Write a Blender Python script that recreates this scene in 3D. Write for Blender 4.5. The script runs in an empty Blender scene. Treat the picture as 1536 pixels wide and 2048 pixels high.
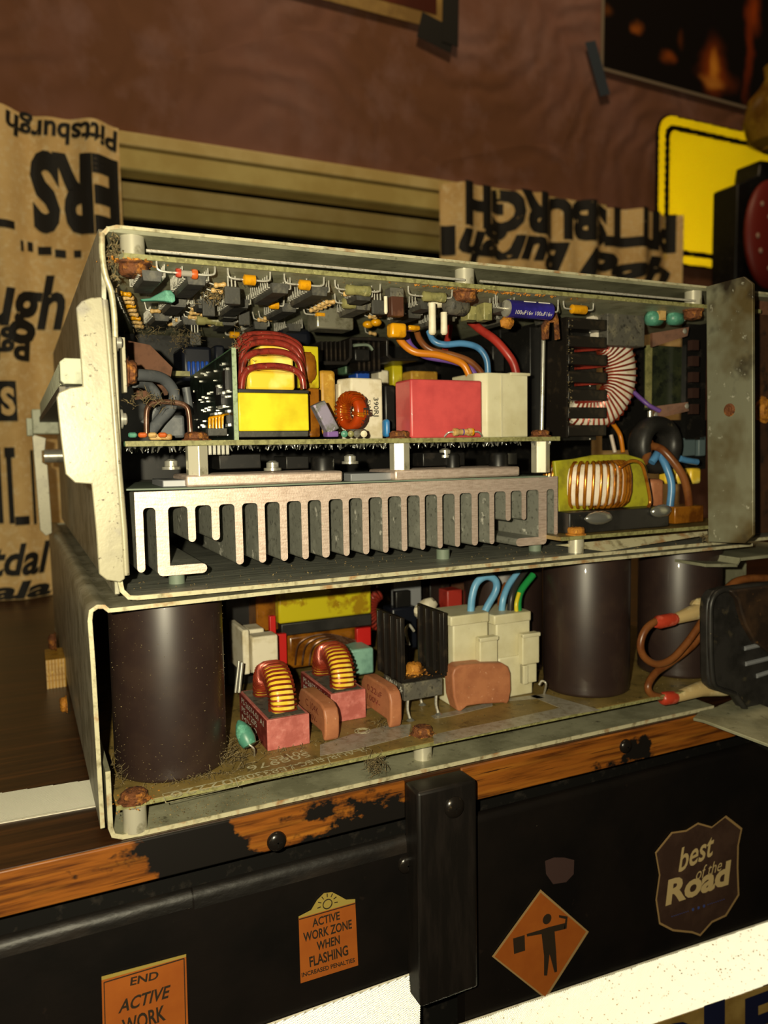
import bpy, bmesh, math, random
from mathutils import Vector, Matrix
random.seed(7)
rnd = random.random
def U(a, b): return a + (b - a) * random.random()
SC = bpy.context.scene
COL = SC.collection
MM = 0.001
# ---------------------------------------------------------------- camera (millimetres: X along the unit fronts, Y into depth, Z up)
FPX = 1540.0
CAM = Vector((-19.24, -257.54, 126.85))
_yw, _pt, _rl = math.radians(25.4), math.radians(4.73), math.radians(-0.96)
_f = Vector((math.sin(_yw) * math.cos(_pt), math.cos(_yw) * math.cos(_pt), -math.sin(_pt)))
_r0 = Vector((math.cos(_yw), -math.sin(_yw), 0)); _u0 = _r0.cross(_f)
RIGHT = math.cos(_rl) * _r0 + math.sin(_rl) * _u0
UP = -math.sin(_rl) * _r0 + math.cos(_rl) * _u0
FWD = _f
cam = bpy.data.cameras.new('camera'); camo = bpy.data.objects.new('camera', cam); COL.objects.link(camo)
cam.sensor_fit = 'VERTICAL'; cam.sensor_height = 36.0; cam.lens = 36.0 * FPX / 2048.0
cam.clip_start = 0.005; cam.clip_end = 20
camo.matrix_world = Matrix(((RIGHT.x, UP.x, -FWD.x, CAM.x * MM), (RIGHT.y, UP.y, -FWD.y, CAM.y * MM), (RIGHT.z, UP.z, -FWD.z, CAM.z * MM), (0, 0, 0, 1)))
cam.dof.use_dof = True; cam.dof.focus_distance = 0.285; cam.dof.aperture_fstop = 13.0
SC.camera = camo
SC.view_settings.view_transform = 'Standard'; SC.view_settings.look = 'None'
SC.view_settings.exposure = 0.0; SC.view_settings.gamma = 1.0; SC.view_settings.use_curve_mapping = False
# world: a dim warm room at night
W = bpy.data.worlds.new('room_night'); SC.world = W; W.use_nodes = True
W.node_tree.nodes['Background'].inputs[0].default_value = (1.0, 0.78, 0.5, 1); W.node_tree.nodes['Background'].inputs[1].default_value = 0.022
# the phone's flash, beside the lens
fl = bpy.data.lights.new('phone_flash', 'POINT'); fl.energy = 5.2; fl.color = (1.0, 0.9, 0.62); fl.shadow_soft_size = 0.002
flo = bpy.data.objects.new('phone_flash', fl); COL.objects.link(flo)
flo.location = (CAM + RIGHT * -17 + UP * 9 - FWD * 2) * MM

# added fill light above the desk, unseen, brightens wall, curtains and desk top
rl = bpy.data.lights.new('background_fill', 'POINT'); rl.energy = 14.0; rl.color = (1.0, 0.74, 0.42); rl.shadow_soft_size = 0.08
rlo = bpy.data.objects.new('background_fill', rl); COL.objects.link(rlo); rlo.location = (0.25, 0.02, 1.25)

# ---------------------------------------------------------------- measuring helpers: a line of sight meets a real plane
def _ray(px, py): return RIGHT * ((px - 768) / FPX) - UP * ((py - 1024) / FPX) + FWD
def PY(px, py, Y=0.0):
    d = _ray(px, py); return CAM + d * ((Y - CAM.y) / d.y)
def PZ(px, py, Z=0.0):
    d = _ray(px, py); return CAM + d * ((Z - CAM.z) / d.z)
def PX(px, py, X=0.0):
    d = _ray(px, py); return CAM + d * ((X - CAM.x) / d.x)
V = Vector
# ---------------------------------------------------------------- mesh building (coordinates in mm)
WORLD = {}
def empty(name, loc, label, cat, group=None):
    o = bpy.data.objects.new(name, None); COL.objects.link(o); o.empty_display_size = 0.02
    o.location = V(loc) * MM; WORLD[o] = V(loc); o['label'] = label; o['category'] = cat
    if group: o['group'] = group
    return o
def tag(o, label, cat=None, group=None, kind=None):
    if label: o['label'] = label
    if cat: o['category'] = cat
    if group: o['group'] = group
    if kind: o['kind'] = kind
    return o
def catmull(pts, n=8, closed=False):
    pts = [V(p) for p in pts]; out = []; N = len(pts)
    for i in range(N if closed else N - 1):
        if closed: a, b, c, d = pts[i - 1], pts[i], pts[(i + 1) % N], pts[(i + 2) % N]
        else: a, b, c, d = pts[max(i - 1, 0)], pts[i], pts[i + 1], pts[min(i + 2, N - 1)]
        for k in range(n):
            t = k / n
            out.append(0.5 * ((2 * b) + (c - a) * t + (2 * a - 5 * b + 4 * c - d) * t * t + (3 * b - a - 3 * c + d) * t ** 3))
    if not closed: out.append(pts[-1])
    return out
class MB:
    def __init__(s): s.v = []; s.f = []
    def add(s, vs, fs):
        o = len(s.v); s.v += [V(p) for p in vs]; s.f += [tuple(i + o for i in f) for f in fs]; return s
    def box(s, x0, x1, y0, y1, z0, z1):
        return s.add([(x0, y0, z0), (x1, y0, z0), (x1, y1, z0), (x0, y1, z0), (x0, y0, z1), (x1, y0, z1), (x1, y1, z1), (x0, y1, z1)],
                     [(0, 3, 2, 1), (4, 5, 6, 7), (0, 1, 5, 4), (1, 2, 6, 5), (2, 3, 7, 6), (3, 0, 4, 7)])
    def obox(s, o, ex, ey, ez):   # oriented box from a corner and three edge vectors
        o, ex, ey, ez = V(o), V(ex), V(ey), V(ez)
        p = [o, o + ex, o + ex + ey, o + ey, o + ez, o + ex + ez, o + ex + ey + ez, o + ey + ez]
        F = [(0, 3, 2, 1), (4, 5, 6, 7), (0, 1, 5, 4), (1, 2, 6, 5), (2, 3, 7, 6), (3, 0, 4, 7)]
        if ex.cross(ey).dot(ez) < 0: F = [f[::-1] for f in F]
        return s.add(p, F)
    def cbox(s, c, ex, ey, ez):
        c = V(c); return s.obox(c - V(ex) / 2 - V(ey) / 2 - V(ez) / 2, ex, ey, ez)
    def prism(s, poly, a, b, axis='y'):
        n = len(poly)
        def P(q, t): return {'y': (q[0], t, q[1]), 'x': (t, q[0], q[1]), 'z': (q[0], q[1], t)}[axis]
        vs = [P(q, a) for q in poly] + [P(q, b) for q in poly]
        ar = sum(poly[i][0] * poly[(i + 1) % n][1] - poly[(i + 1) % n][0] * poly[i][1] for i in range(n))
        fs = [tuple(range(n)), tuple(range(2 * n - 1, n - 1, -1))] + [(i, i + n, (i + 1) % n + n, (i + 1) % n) for i in range(n)]
        if (ar > 0) != (axis == 'y'): fs = [f[::-1] for f in fs]
        if b < a: fs = [f[::-1] for f in fs]
        return s.add(vs, fs)
    def sheet(s, poly, u, v, o, n, t):   # flat polygon in a plane (o,u,v), thickness t along n
        o, u, v, n = V(o), V(u), V(v), V(n); k = len(poly)
        A = [o + u * q[0] + v * q[1] for q in poly]; B = [p + n * t for p in A]
        fs = [tuple(range(k)), tuple(range(2 * k - 1, k - 1, -1))] + [(i, i + k, (i + 1) % k + k, (i + 1) % k) for i in range(k)]
        ar = sum(poly[i][0] * poly[(i + 1) % k][1] - poly[(i + 1) % k][0] * poly[i][1] for i in range(k))
        if (ar > 0) == (u.cross(v).dot(n) * t > 0): fs = [f[::-1] for f in fs]
        return s.add(A + B, fs)
    def lathe(s, prof, o, ax=(0, 0, 1), n=24, ref=None):   # prof: (radius, height) from bottom to top
        o = V(o); ax = V(ax).normalized(); e1 = ax.orthogonal().normalized() if ref is None else V(ref).normalized(); e2 = ax.cross(e1)
        vs = []; fs = []; m = len(prof)
        for r, h in prof:
            for k in range(n):
                a = 2 * math.pi * k / n; vs.append(o + ax * h + e1 * (r * math.cos(a)) + e2 * (r * math.sin(a)))
        for j in range(m - 1):
            for k in range(n): fs.append((j * n + k, j * n + (k + 1) % n, (j + 1) * n + (k + 1) % n, (j + 1) * n + k))
        fs.append(tuple(range(n - 1, -1, -1))); fs.append(tuple((m - 1) * n + k for k in range(n)))
        return s.add(vs, fs)
    def cyl(s, a, b, r, n=16, r2=None, ref=None):
        a, b = V(a), V(b); return s.lathe([(r, 0), (r if r2 is None else r2, (b - a).length)], a, b - a, n, ref)
    def tube(s, pts, r, n=8, closed=False, caps=True):
        pts = [V(p) for p in pts]; N = len(pts); vs = []; fs = []; e = None
        for i in range(N):
            if closed: t = pts[(i + 1) % N] - pts[i - 1]
            else: t = pts[min(i + 1, N - 1)] - pts[max(i - 1, 0)]
            t.normalize()
            if e is None: e = t.orthogonal().normalized()
            else:
                e = e - t * e.dot(t)
                e = e.normalized() if e.length > 1e-6 else t.orthogonal().normalized()
            g = t.cross(e); rr = r[i] if isinstance(r, (list, tuple)) else r
            for k in range(n):
                a = 2 * math.pi * k / n; vs.append(pts[i] + e * (rr * math.cos(a)) + g * (rr * math.sin(a)))
        for i in range(N if closed else N - 1):
            j = (i + 1) % N
            for k in range(n): fs.append((i * n + k, i * n + (k + 1) % n, j * n + (k + 1) % n, j * n + k))
        if not closed and caps: fs.append(tuple(range(n - 1, -1, -1))); fs.append(tuple((N - 1) * n + k for k in range(n)))
        return s.add(vs, fs)
    def ball(s, c, rx, ry=None, rz=None, n=12, m=7, jit=0):
        ry = rx if ry is None else ry; rz = rx if rz is None else rz; c = V(c); vs = []; fs = []
        for j in range(1, m):
            ph = math.pi * j / m
            for k in range(n):
                a = 2 * math.pi * k / n; q = 1 + U(-jit, jit)
                vs.append(c + V((rx * math.sin(ph) * math.cos(a) * q, ry * math.sin(ph) * math.sin(a) * q, -rz * math.cos(ph) * q)))
        b = len(vs); vs += [c - V((0, 0, rz)), c + V((0, 0, rz))]
        for j in range(m - 2):
            for k in range(n): fs.append((j * n + k, j * n + (k + 1) % n, (j + 1) * n + (k + 1) % n, (j + 1) * n + k))
        for k in range(n): fs.append((b, (k + 1) % n, k)); fs.append((b + 1, (m - 2) * n + k, (m - 2) * n + (k + 1) % n))
        return s.add(vs, fs)
    def build(s, name, mat, parent=None, bevel=0, seg=2, ang=35, label=None, kind=None, smooth=True):
        xs = [p.x for p in s.v]; ys = [p.y for p in s.v]; zs = [p.z for p in s.v]
        o0 = V(((min(xs) + max(xs)) / 2, (min(ys) + max(ys)) / 2, min(zs)))
        me = bpy.data.meshes.new(name); me.from_pydata([(p - o0) * MM for p in s.v], [], s.f); me.materials.append(mat)
        if smooth:
            me.polygons.foreach_set('use_smooth', [True] * len(me.polygons)); me.set_sharp_from_angle(angle=math.radians(ang))
        me.update()
        ob = bpy.data.objects.new(name, me); COL.objects.link(ob); WORLD[ob] = o0
        if parent: ob.parent = parent; ob.location = (o0 - WORLD[parent]) * MM
        else: ob.location = o0 * MM
        if bevel:
            b = ob.modifiers.new('bevel', 'BEVEL'); b.width = bevel * MM; b.segments = seg; b.limit_method = 'ANGLE'; b.angle_limit = math.radians(40); b.harden_normals = False
        if label: ob['label'] = label
        if kind: ob['kind'] = kind
        return ob
def copy_obj(ob, off=(0, 0, 0), parent=None, rot=None):
    c = ob.copy(); COL.objects.link(c); c.location = ob.location + V(off) * MM; WORLD[c] = WORLD[ob] + V(off)
    if parent: c.parent = parent; c.location = (WORLD[c] - WORLD[parent]) * MM
    if rot: c.rotation_euler = rot
    return c
_txt = {}
def text_shape(body, shear=0.0, bold=0.0):
    k = (body, shear, bold)
    if k not in _txt:
        cu = bpy.data.curves.new('t', 'FONT'); cu.body = body; cu.shear = shear; cu.offset = bold; cu.resolution_u = 3; cu.fill_mode = 'FRONT'
        ob = bpy.data.objects.new('t', cu); COL.objects.link(ob); dg = bpy.context.evaluated_depsgraph_get(); dg.update()
        me = bpy.data.meshes.new_from_object(ob.evaluated_get(dg)); bpy.data.objects.remove(ob)
        bm = bmesh.new(); bm.from_mesh(me); bmesh.ops.triangulate(bm, faces=bm.faces[:])
        vs = [v.co.copy() for v in bm.verts]; fs = [[v.index for v in f.verts] for f in bm.faces]; bm.free(); bpy.data.meshes.remove(me)
        x0, x1 = min(v.x for v in vs), max(v.x for v in vs); y0, y1 = min(v.y for v in vs), max(v.y for v in vs)
        _txt[k] = ([((v.x - x0) / (x1 - x0), (v.y - y0) / (y1 - y0)) for v in vs], fs)
    return _txt[k]
def text(mb, body, o, u, v, shear=0.0, bold=0.0, fn=None, sub=0):   # u, v: full width / height vectors of the printed line
    q, fs = text_shape(body, shear, bold); o, u, v = V(o), V(u), V(v)
    if sub:
        bm = bmesh.new(); bv = [bm.verts.new((a, b, 0)) for a, b in q]
        for f in fs:
            try: bm.faces.new([bv[i] for i in f])
            except ValueError: pass
        for _ in range(sub):
            L = [e for e in bm.edges if (u * (e.verts[0].co.x - e.verts[1].co.x) + v * (e.verts[0].co.y - e.verts[1].co.y)).length > 6]
            if not L: break
            bmesh.ops.subdivide_edges(bm, edges=L, cuts=1); bmesh.ops.triangulate(bm, faces=bm.faces[:])
        bm.verts.index_update(); q = [(w.co.x, w.co.y) for w in bm.verts]; fs = [[w.index for w in f.verts] for f in bm.faces]; bm.free()
    P = [o + u * a + v * b for a, b in q]
    if fn: P = [fn(p) for p in P]
    return mb.add(P, fs)

# ---------------------------------------------------------------- materials
def lin(h):
    if isinstance(h, str): h = [int(h[i:i + 2], 16) / 255 for i in (0, 2, 4)]
    return tuple(((c / 12.92) if c <= 0.04045 else ((c + 0.055) / 1.055) ** 2.4) for c in h) + (1.0,)
def M(name, base, rough=0.5, metal=0.0, spec=0.5, mixes=(), bump=None, coat=0.0, trans=0.0, sss=0.0, stretch=(1, 1, 1), bump_kind='NOISE', aniso=None):
    m = bpy.data.materials.new(name); m.use_nodes = True; nt = m.node_tree; N = nt.nodes; L = nt.links
    b = N['Principled BSDF']; b.inputs['Roughness'].default_value = rough; b.inputs['Metallic'].default_value = metal
    b.inputs['Specular IOR Level'].default_value = spec; b.inputs['Coat Weight'].default_value = coat; b.inputs['Transmission Weight'].default_value = trans
    if sss: b.inputs['Subsurface Weight'].default_value = sss; b.inputs['Subsurface Radius'].default_value = (0.004, 0.004, 0.003); b.inputs['Subsurface Scale'].default_value = 1.0
    tc = N.new('ShaderNodeTexCoord'); mp = N.new('ShaderNodeMapping'); mp.inputs['Scale'].default_value = stretch; L.new(tc.outputs['Object'], mp.inputs['Vector'])
    cur = None; col = lin(base)
    for i, mx in enumerate(mixes):          # (colour, scale, lo, hi[, detail][, stretch])
        c2, sc, lo, hi = mx[:4]; det = mx[4] if len(mx) > 4 else 4.0
        vec = mp.outputs[0]
        if len(mx) > 5:
            m2 = N.new('ShaderNodeMapping'); m2.inputs['Scale'].default_value = mx[5]; m2.inputs['Location'].default_value = (i * 3.1, i * 1.7, i * .9); L.new(tc.outputs['Object'], m2.inputs['Vector']); vec = m2.outputs[0]
        nz = N.new('ShaderNodeTexNoise'); nz.inputs['Scale'].default_value = sc; nz.inputs['Detail'].default_value = det; nz.inputs['Roughness'].default_value = 0.6; L.new(vec, nz.inputs['Vector'])
        mr = N.new('ShaderNodeMapRange'); mr.inputs['From Min'].default_value = lo; mr.inputs['From Max'].default_value = hi; L.new(nz.outputs['Fac'], mr.inputs['Value'])
        mc = N.new('ShaderNodeMix'); mc.data_type = 'RGBA'; L.new(mr.outputs['Result'], mc.inputs['Factor'])
        if cur is None: mc.inputs[6].default_value = col
        else: L.new(cur, mc.inputs[6])
        mc.inputs[7].default_value = lin(c2); cur = mc.outputs[2]
    if cur is None: b.inputs['Base Color'].default_value = col
    else: L.new(cur, b.inputs['Base Color'])
    if bump:
        sc, st = bump[:2]; dist = bump[2] if len(bump) > 2 else 0.0003
        nz = N.new('ShaderNodeTexNoise'); nz.inputs['Scale'].default_value = sc; nz.inputs['Detail'].default_value = 5; L.new(mp.outputs[0], nz.inputs['Vector'])
        bp = N.new('ShaderNodeBump'); bp.inputs['Strength'].default_value = st; bp.inputs['Distance'].default_value = dist; L.new(nz.outputs['Fac'], bp.inputs['Height']); L.new(bp.outputs[0], b.inputs['Normal'])
    return m
DUST = ('8a7a55', 900, 0.62, 0.72, 6)
mt = {}
mt['alu'] = M('aluminium_sheet', 'b2ae98', .45, .12, mixes=[('85816a', 60, .42, .62), ('4c4736', 220, .6, .75), ('c9c4b2', 700, .62, .75)], bump=(500, .25))
mt['alu_in'] = M('aluminium_sheet_dull', '98977e', .5, .05, mixes=[('7a7962', 50, .4, .6), ('4a4738', 260, .62, .76), ('b8b3a0', 900, .66, .75)], bump=(500, .25))
mt['alu_floor'] = M('brushed_floor', '9c9e92', .42, .12, mixes=[('6a6c64', 40, .35, .6, 6, (1, 14, 14)), ('8a8878', 300, .6, .75)], bump=(300, .3))
mt['alu_edge'] = M('bare_sheet_edge', 'd2cba8', .4, .25, mixes=[('8f8566', 260, .5, .7), ('b08a60', 120, .55, .7)])
mt['bracket'] = M('zinc_bracket', 'a8a288', .38, .1, mixes=[('8a8470', 70, .5, .7), ('6a6678', 40, .56, .72), ('4a3c2a', 700, .63, .7)], bump=(900, .12))
mt['hs_face'] = M('cut_aluminium', 'f2dccf', .52, .72, mixes=[('d0b8a8', 240, .4, .7, 4, (1, 1, 6)), ('e8e0cc', 500, .6, .75), ('7d7060', 1200, .7, .78)], bump=(1400, .2))
mt['hs_side'] = M('anodised_fin', '87887e', .5, .15, mixes=[('9c9d92', 120, .5, .7), ('dedcd0', 160, .64, .7), ('5c5c54', 500, .55, .7)])
mt['flange'] = M('corroded_flange', '84846f', .5, .3, mixes=[('5e5030', 22, .42, .58), ('2c241a', 30, .54, .64), ('b9b8a6', 240, .64, .72)], bump=(400, .3))
mt['pcb_edge'] = M('board_laminate', '8d8a5a', .6, mixes=[('6e6a40', 500, .45, .6), ('b4ac78', 900, .6, .7)])
mt['pcb_top'] = M('solder_mask_grey', 'a9aa8e', .5, mixes=[('8c8c70', 120, .45, .62), ('c8c6a8', 300, .64, .72), ('8a6a2c', 26, .66, .74)])
mt['pcb_low'] = M('solder_mask_olive', '8a7440', .45, mixes=[('6b5a30', 60, .4, .65), ('4f4426', 260, .56, .7), ('a89466', 700, .64, .72)])
mt['pcb_green'] = M('solder_mask_green', '4c6b50', .45, mixes=[('2c4030', 200, .5, .6)])
mt['trace'] = M('tinned_trace', 'a8a294', .4, .3, mixes=[('8a7f6a', 300, .45, .7), ('ddd8cc', 900, .64, .72)], bump=(900, .3))
mt['silk'] = M('silkscreen', 'b9b494', .6, mixes=[('8a7a4c', 700, .5, .68)])
mt['rust'] = M('rusted_bolt', '70401e', .75, .05, mixes=[('42220f', 200, .45, .62), ('b0702a', 300, .52, .66), ('d09a4a', 700, .66, .75)], bump=(700, 1.0, .0012))
mt['rust_orange'] = M('orange_rust', 'b5761e', .7, mixes=[('7a4512', 260, .45, .65), ('d89a30', 600, .6, .7)], bump=(700, .8, .001))
mt['steel'] = M('bright_steel', 'c9c6ba', .25, .6, mixes=[('8f8a78', 200, .5, .7)])
mt['hexpost'] = M('nickel_standoff', 'cfcab4', .3, .4, mixes=[('8a8468', 160, .55, .7)])
mt['solder'] = M('solder', 'b8b8b0', .22, .8)
mt['lead'] = M('tinned_lead', 'cfccc0', .35, .45, mixes=[('9a968a', 800, .5, .7)])
mt['ic'] = M('ic_epoxy', '3b3a36', .55, mixes=[('5a574c', 300, .5, .7), ('2a2926', 120, .5, .65)], bump=(900, .2))
mt['ic_dust'] = M('ic_epoxy_dusty', '55524a', .6, mixes=[('787260', 200, .5, .65), ('33312c', 400, .52, .65)], bump=(900, .3))
mt['black'] = M('black_plastic', '141312', .4, mixes=[('2a2622', 200, .55, .7)])
mt['black_fin'] = M('black_anodised', '1d1916', .38, .1, mixes=[('352c22', 160, .55, .68), ('6a5a40', 700, .7, .76)])
mt['black_dusty'] = M('black_plastic_dusty', '1a1917', .45, mixes=[('4a4230', 140, .62, .7), ('2c2a28', 60, .4, .6), ('7a6a48', 600, .72, .78)])
mt['yellow'] = M('yellow_tape', 'e6d827', .35, mixes=[('d2bc1c', 60, .45, .65), ('8a7a18', 1200, .72, .76)], coat=.15)
mt['yellow_old'] = M('varnished_yellow_tape', 'c2b41c', .3, mixes=[('9a7a14', 70, .55, .62), ('e4da50', 120, .64, .7)], coat=.4)
mt['yellow_core'] = M('yellow_core', 'efc93a', .35, mixes=[('f6e27a', 60, .5, .65)], coat=.2)
mt['amber'] = M('amber_varnish', '8a5512', .25, mixes=[('5c3208', 100, .45, .62)], coat=.5)
mt['ochre'] = M('ochre_tape', 'b98a2c', .5, mixes=[('9a7020', 120, .45, .6), ('d4b050', 300, .6, .7)])
mt['redwire'] = M('red_enamelled_wire', '8c2f24', .3, .15, mixes=[('5c2018', 300, .5, .65), ('b08a6a', 700, .66, .74)], coat=.3)
mt['copper'] = M('copper_red_enamel', '9c3a24', .3, .3, mixes=[('742818', 150, .45, .6)], coat=.3)
mt['goldwire'] = M('gold_enamelled_wire', 'c07a20', .22, .5, mixes=[('8a4c10', 200, .5, .65)], coat=.3)
mt['orangewire'] = M('orange_enamelled_wire', 'b0480f', .2, .45, mixes=[('e08a1a', 120, .5, .6)], coat=.4)
mt['whitecore'] = M('white_ferrite', 'e6dccb', .5, mixes=[('cfc0a4', 200, .5, .65)])
mt['olive_core'] = M('yellow_green_bobbin', 'a8a424', .5, mixes=[('8a8420', 90, .45, .6)])
mt['redcap'] = M('red_film_capacitor', 'cf5252', .36, mixes=[('bd484a', 100, .4, .65), ('8a7a50', 900, .72, .76)], coat=.15)
mt['nylon'] = M('natural_nylon', 'd6d0b0', .45, mixes=[('c4bc98', 60, .4, .65), ('8a7f58', 600, .7, .76)], sss=.3)
mt['clear_nylon'] = M('translucent_sleeve', 'b8a070', .35, mixes=[('d6c69a', 120, .5, .65)], sss=.3)
mt['ceram'] = M('white_ceramic', 'ded6bf', .55, mixes=[('c4b898', 120, .45, .65)])
mt['salmon'] = M('salmon_epoxy', 'b0724e', .5, mixes=[('a06444', 120, .4, .6), ('c49070', 700, .64, .72), ('8a6a40', 400, .68, .74)])
mt['pink'] = M('pink_potting_case', 'bc6a62', .6, mixes=[('cc8078', 500, .5, .7), ('a85850', 160, .45, .6)], bump=(900, .4))
mt['maroon'] = M('maroon_case_side', '6a2420', .5, mixes=[('8a3a34', 200, .5, .65)])
mt['can'] = M('brown_can_sleeve', '2b1e1b', .42, mixes=[('33251f', 50, .45, .62), ('6a5238', 900, .72, .76)], coat=.15)
mt['teal'] = M('teal_epoxy', '4a8672', .4, mixes=[('7abfa6', 260, .5, .65), ('3a7058', 120, .5, .65)])
mt['aqua'] = M('aqua_film', '86b4a4', .45, mixes=[('6a9488', 120, .45, .65)])
mt['tant'] = M('yellow_tantalum', 'd8980f', .28, mixes=[('b87c0c', 260, .5, .65)], coat=.3)
mt['tan'] = M('tan_resistor', 'c8a468', .4, mixes=[('a0743a', 400, .5, .62), ('e0cc98', 700, .6, .7)])
mt['olive_res'] = M('olive_resistor', '8f8a58', .45, mixes=[('6c6a42', 200, .45, .62), ('b0a878', 600, .6, .72)])
mt['orange_band'] = M('orange_band', 'c05a20', .4)
mt['grey_glass'] = M('grey_glass', '9a948a', .2)
mt['bluecap'] = M('blue_sleeve', '25206e', .3, mixes=[('30298a', 120, .45, .62)], coat=.3)
mt['white_print'] = M('white_print', 'd8d4c8', .5)
mt['black_print'] = M('black_print', '15120f', .7)
mt['can_metal'] = M('crystal_can', '8f8c7a', .3, .45, mixes=[('66624e', 200, .5, .7)])
mt['lilac'] = M('lilac_block', '8c849a', .5, mixes=[('6a6a66', 160, .42, .55), ('b0a4c4', 300, .6, .7)])
mt['w_blue'] = M('blue_insulation', '4f86b8', .35, mixes=[('3d6c98', 80, .45, .6)])
mt['w_ltblue'] = M('pale_blue_insulation', '6ca6cc', .35, mixes=[('5a90b8', 80, .45, .6)])
mt['w_red'] = M('red_insulation', 'a83228', .38, mixes=[('8a2620', 80, .45, .6)])
mt['w_orange'] = M('orange_insulation', 'c87818', .35)
mt['w_brown'] = M('brown_insulation', '7e4c26', .35, mixes=[('66381a', 80, .45, .6)])
mt['w_violet'] = M('violet_insulation', '6a4a96', .35)
mt['w_white'] = M('pale_insulation', 'c8b8a8', .35)
mt['w_grey'] = M('grey_insulation', '55585c', .5, mixes=[('6a6c6e', 200, .5, .65)])
mt['w_black'] = M('black_insulation', '2a2826', .4)
mt['w_green'] = M('green_insulation', '1f8a44', .35)
mt['w_yellow'] = M('yellow_insulation', 'd2c02a', .35)
mt['rustwire'] = M('brown_bare_wire', '5a3c2c', .3, .4, mixes=[('8a6a58', 200, .5, .65)])
mt['heat_shrink'] = M('rubbery_shrink', '8a4a34', .45)
mt['redcrimp'] = M('red_crimp', 'b03a24', .35, mixes=[('d0604a', 200, .5, .65)], sss=.2)
mt['green_pad'] = M('pale_green_pad', '6f7c6c', .6)
mt['grey_conn'] = M('grey_connector', 'b9bda4', .5, mixes=[('9a9c84', 120, .5, .65), ('4a4636', 500, .66, .72)])
mt['dust'] = M('lint_dust', '7a6a48', .9, mixes=[('4a3e28', 500, .45, .6), ('a8966a', 900, .6, .7)], bump=(900, 1.0, .001))
mt['red_bobbin'] = M('red_bobbin', 'c01f1c', .4)
mt['brownpaper'] = M('brown_fibre', '6e4a36', .6, mixes=[('523626', 100, .45, .6)])
mt['grey_plate'] = M('grey_tab', '8a8c90', .5, .2)
mt['dark_glass'] = M('dim_green_glass', '2e3324', .25, mixes=[('46482e', 60, .5, .65), ('20241c', 160, .5, .6)])
mt['cyan'] = M('cyan_cap', '2f7ab8', .35)
mt['blue_coil'] = M('blue_winding', '1f4aa8', .35)
mt['navy'] = M('navy_can', '12151f', .35)
mt['bluegrey'] = M('bluegrey_block', '56666a', .5)
# ================================================================ the room
mt['wall'] = M('mauve_brown_plaster', '84594b', .85, mixes=[('74492f', 6, .4, .6), ('8c665c', 14, .5, .7)], bump=(22, .5, .003), stretch=(1, 1, .8))
def swirl(m):   # comb swirls in the plaster, as relief
    nt = m.node_tree; N = nt.nodes; L = nt.links; b = N['Principled BSDF']; tc = N['Texture Coordinate']
    bp0 = [n for n in N if n.type == 'BUMP'][0]
    mp = N.new('ShaderNodeMapping'); mp.inputs['Location'].default_value = (-.05, 0, -.03); L.new(tc.outputs['Object'], mp.inputs['Vector'])
    vo = N.new('ShaderNodeTexVoronoi'); vo.inputs['Scale'].default_value = 5.0; L.new(mp.outputs[0], vo.inputs['Vector'])
    nz = N.new('ShaderNodeTexNoise'); nz.inputs['Scale'].default_value = 12; L.new(mp.outputs[0], nz.inputs['Vector'])
    ma = N.new('ShaderNodeMath'); ma.operation = 'MULTIPLY_ADD'; L.new(nz.outputs['Fac'], ma.inputs[0]); ma.inputs[1].default_value = .35; L.new(vo.outputs['Distance'], ma.inputs[2])
    mu = N.new('ShaderNodeMath'); mu.operation = 'MULTIPLY'; mu.inputs[1].default_value = 46; L.new(ma.outputs[0], mu.inputs[0])
    si = N.new('ShaderNodeMath'); si.operation = 'SINE'; L.new(mu.outputs[0], si.inputs[0])
    b2 = N.new('ShaderNodeBump'); b2.inputs['Strength'].default_value = .4; b2.inputs['Distance'].default_value = .0014; L.new(si.outputs[0], b2.inputs['Height']); L.new(bp0.outputs[0], b2.inputs['Normal']); L.new(b2.outputs[0], b.inputs['Normal'])
swirl(mt['wall'])
YWALL = 496.0
WZ = 408.0
w = MB().box(-700, 1900, YWALL, YWALL + 90, WZ, 1100).box(-700, -110, YWALL, YWALL + 90, -760, WZ).box(640, 1900, YWALL, YWALL + 90, -760, WZ).box(-110, 640, YWALL, YWALL + 90, -760, 40)
tag(MB().box(-700, 1900, -1500, YWALL + 90, -770, -760).build('floor', M('dark_floor', '3a2a1e', .6, mixes=[('2a1d14', 8, .4, .6)])), 'dark floor of the room', kind='structure')
tag(w.build('wall_back', mt['wall'], smooth=False), 'mauve-brown swirled plaster wall behind the desk', kind='structure')
mt['cream'] = M('cream_paint', 'e0c888', .5, mixes=[('d0b470', 20, .4, .6)])
mt['cream2'] = M('dull_cream_paint', 'd0bc74', .6, mixes=[('c0a860', 20, .4, .6)])
mt['night'] = M('night_glass', '0a0705', .08, spec=.4)
win = MB().box(-110, 640, YWALL + 40, YWALL + 44, 40, WZ).build('window_1', mt['night'])
tag(win, 'dark window pane between the printed curtains', kind='structure')
MB().box(-112, 642, YWALL - 5, YWALL + 10, WZ - 4, WZ + 8).build('window_trim', mt['cream'], win, bevel=1)
MB().box(-108, 638, YWALL - 3, YWALL + 22, WZ - 25, WZ - 5).build('blind_headrail', mt['cream2'], win, bevel=2)
MB().box(-110, 640, YWALL + 24, YWALL + 38, WZ - 42, WZ - 27).build('window_sash', mt['cream'], win, bevel=1)
MB().box(-110, 640, YWALL + 28, YWALL + 39, WZ - 58, WZ - 43).build('sash_rail', mt['cream2'], win, bevel=1)

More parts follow.
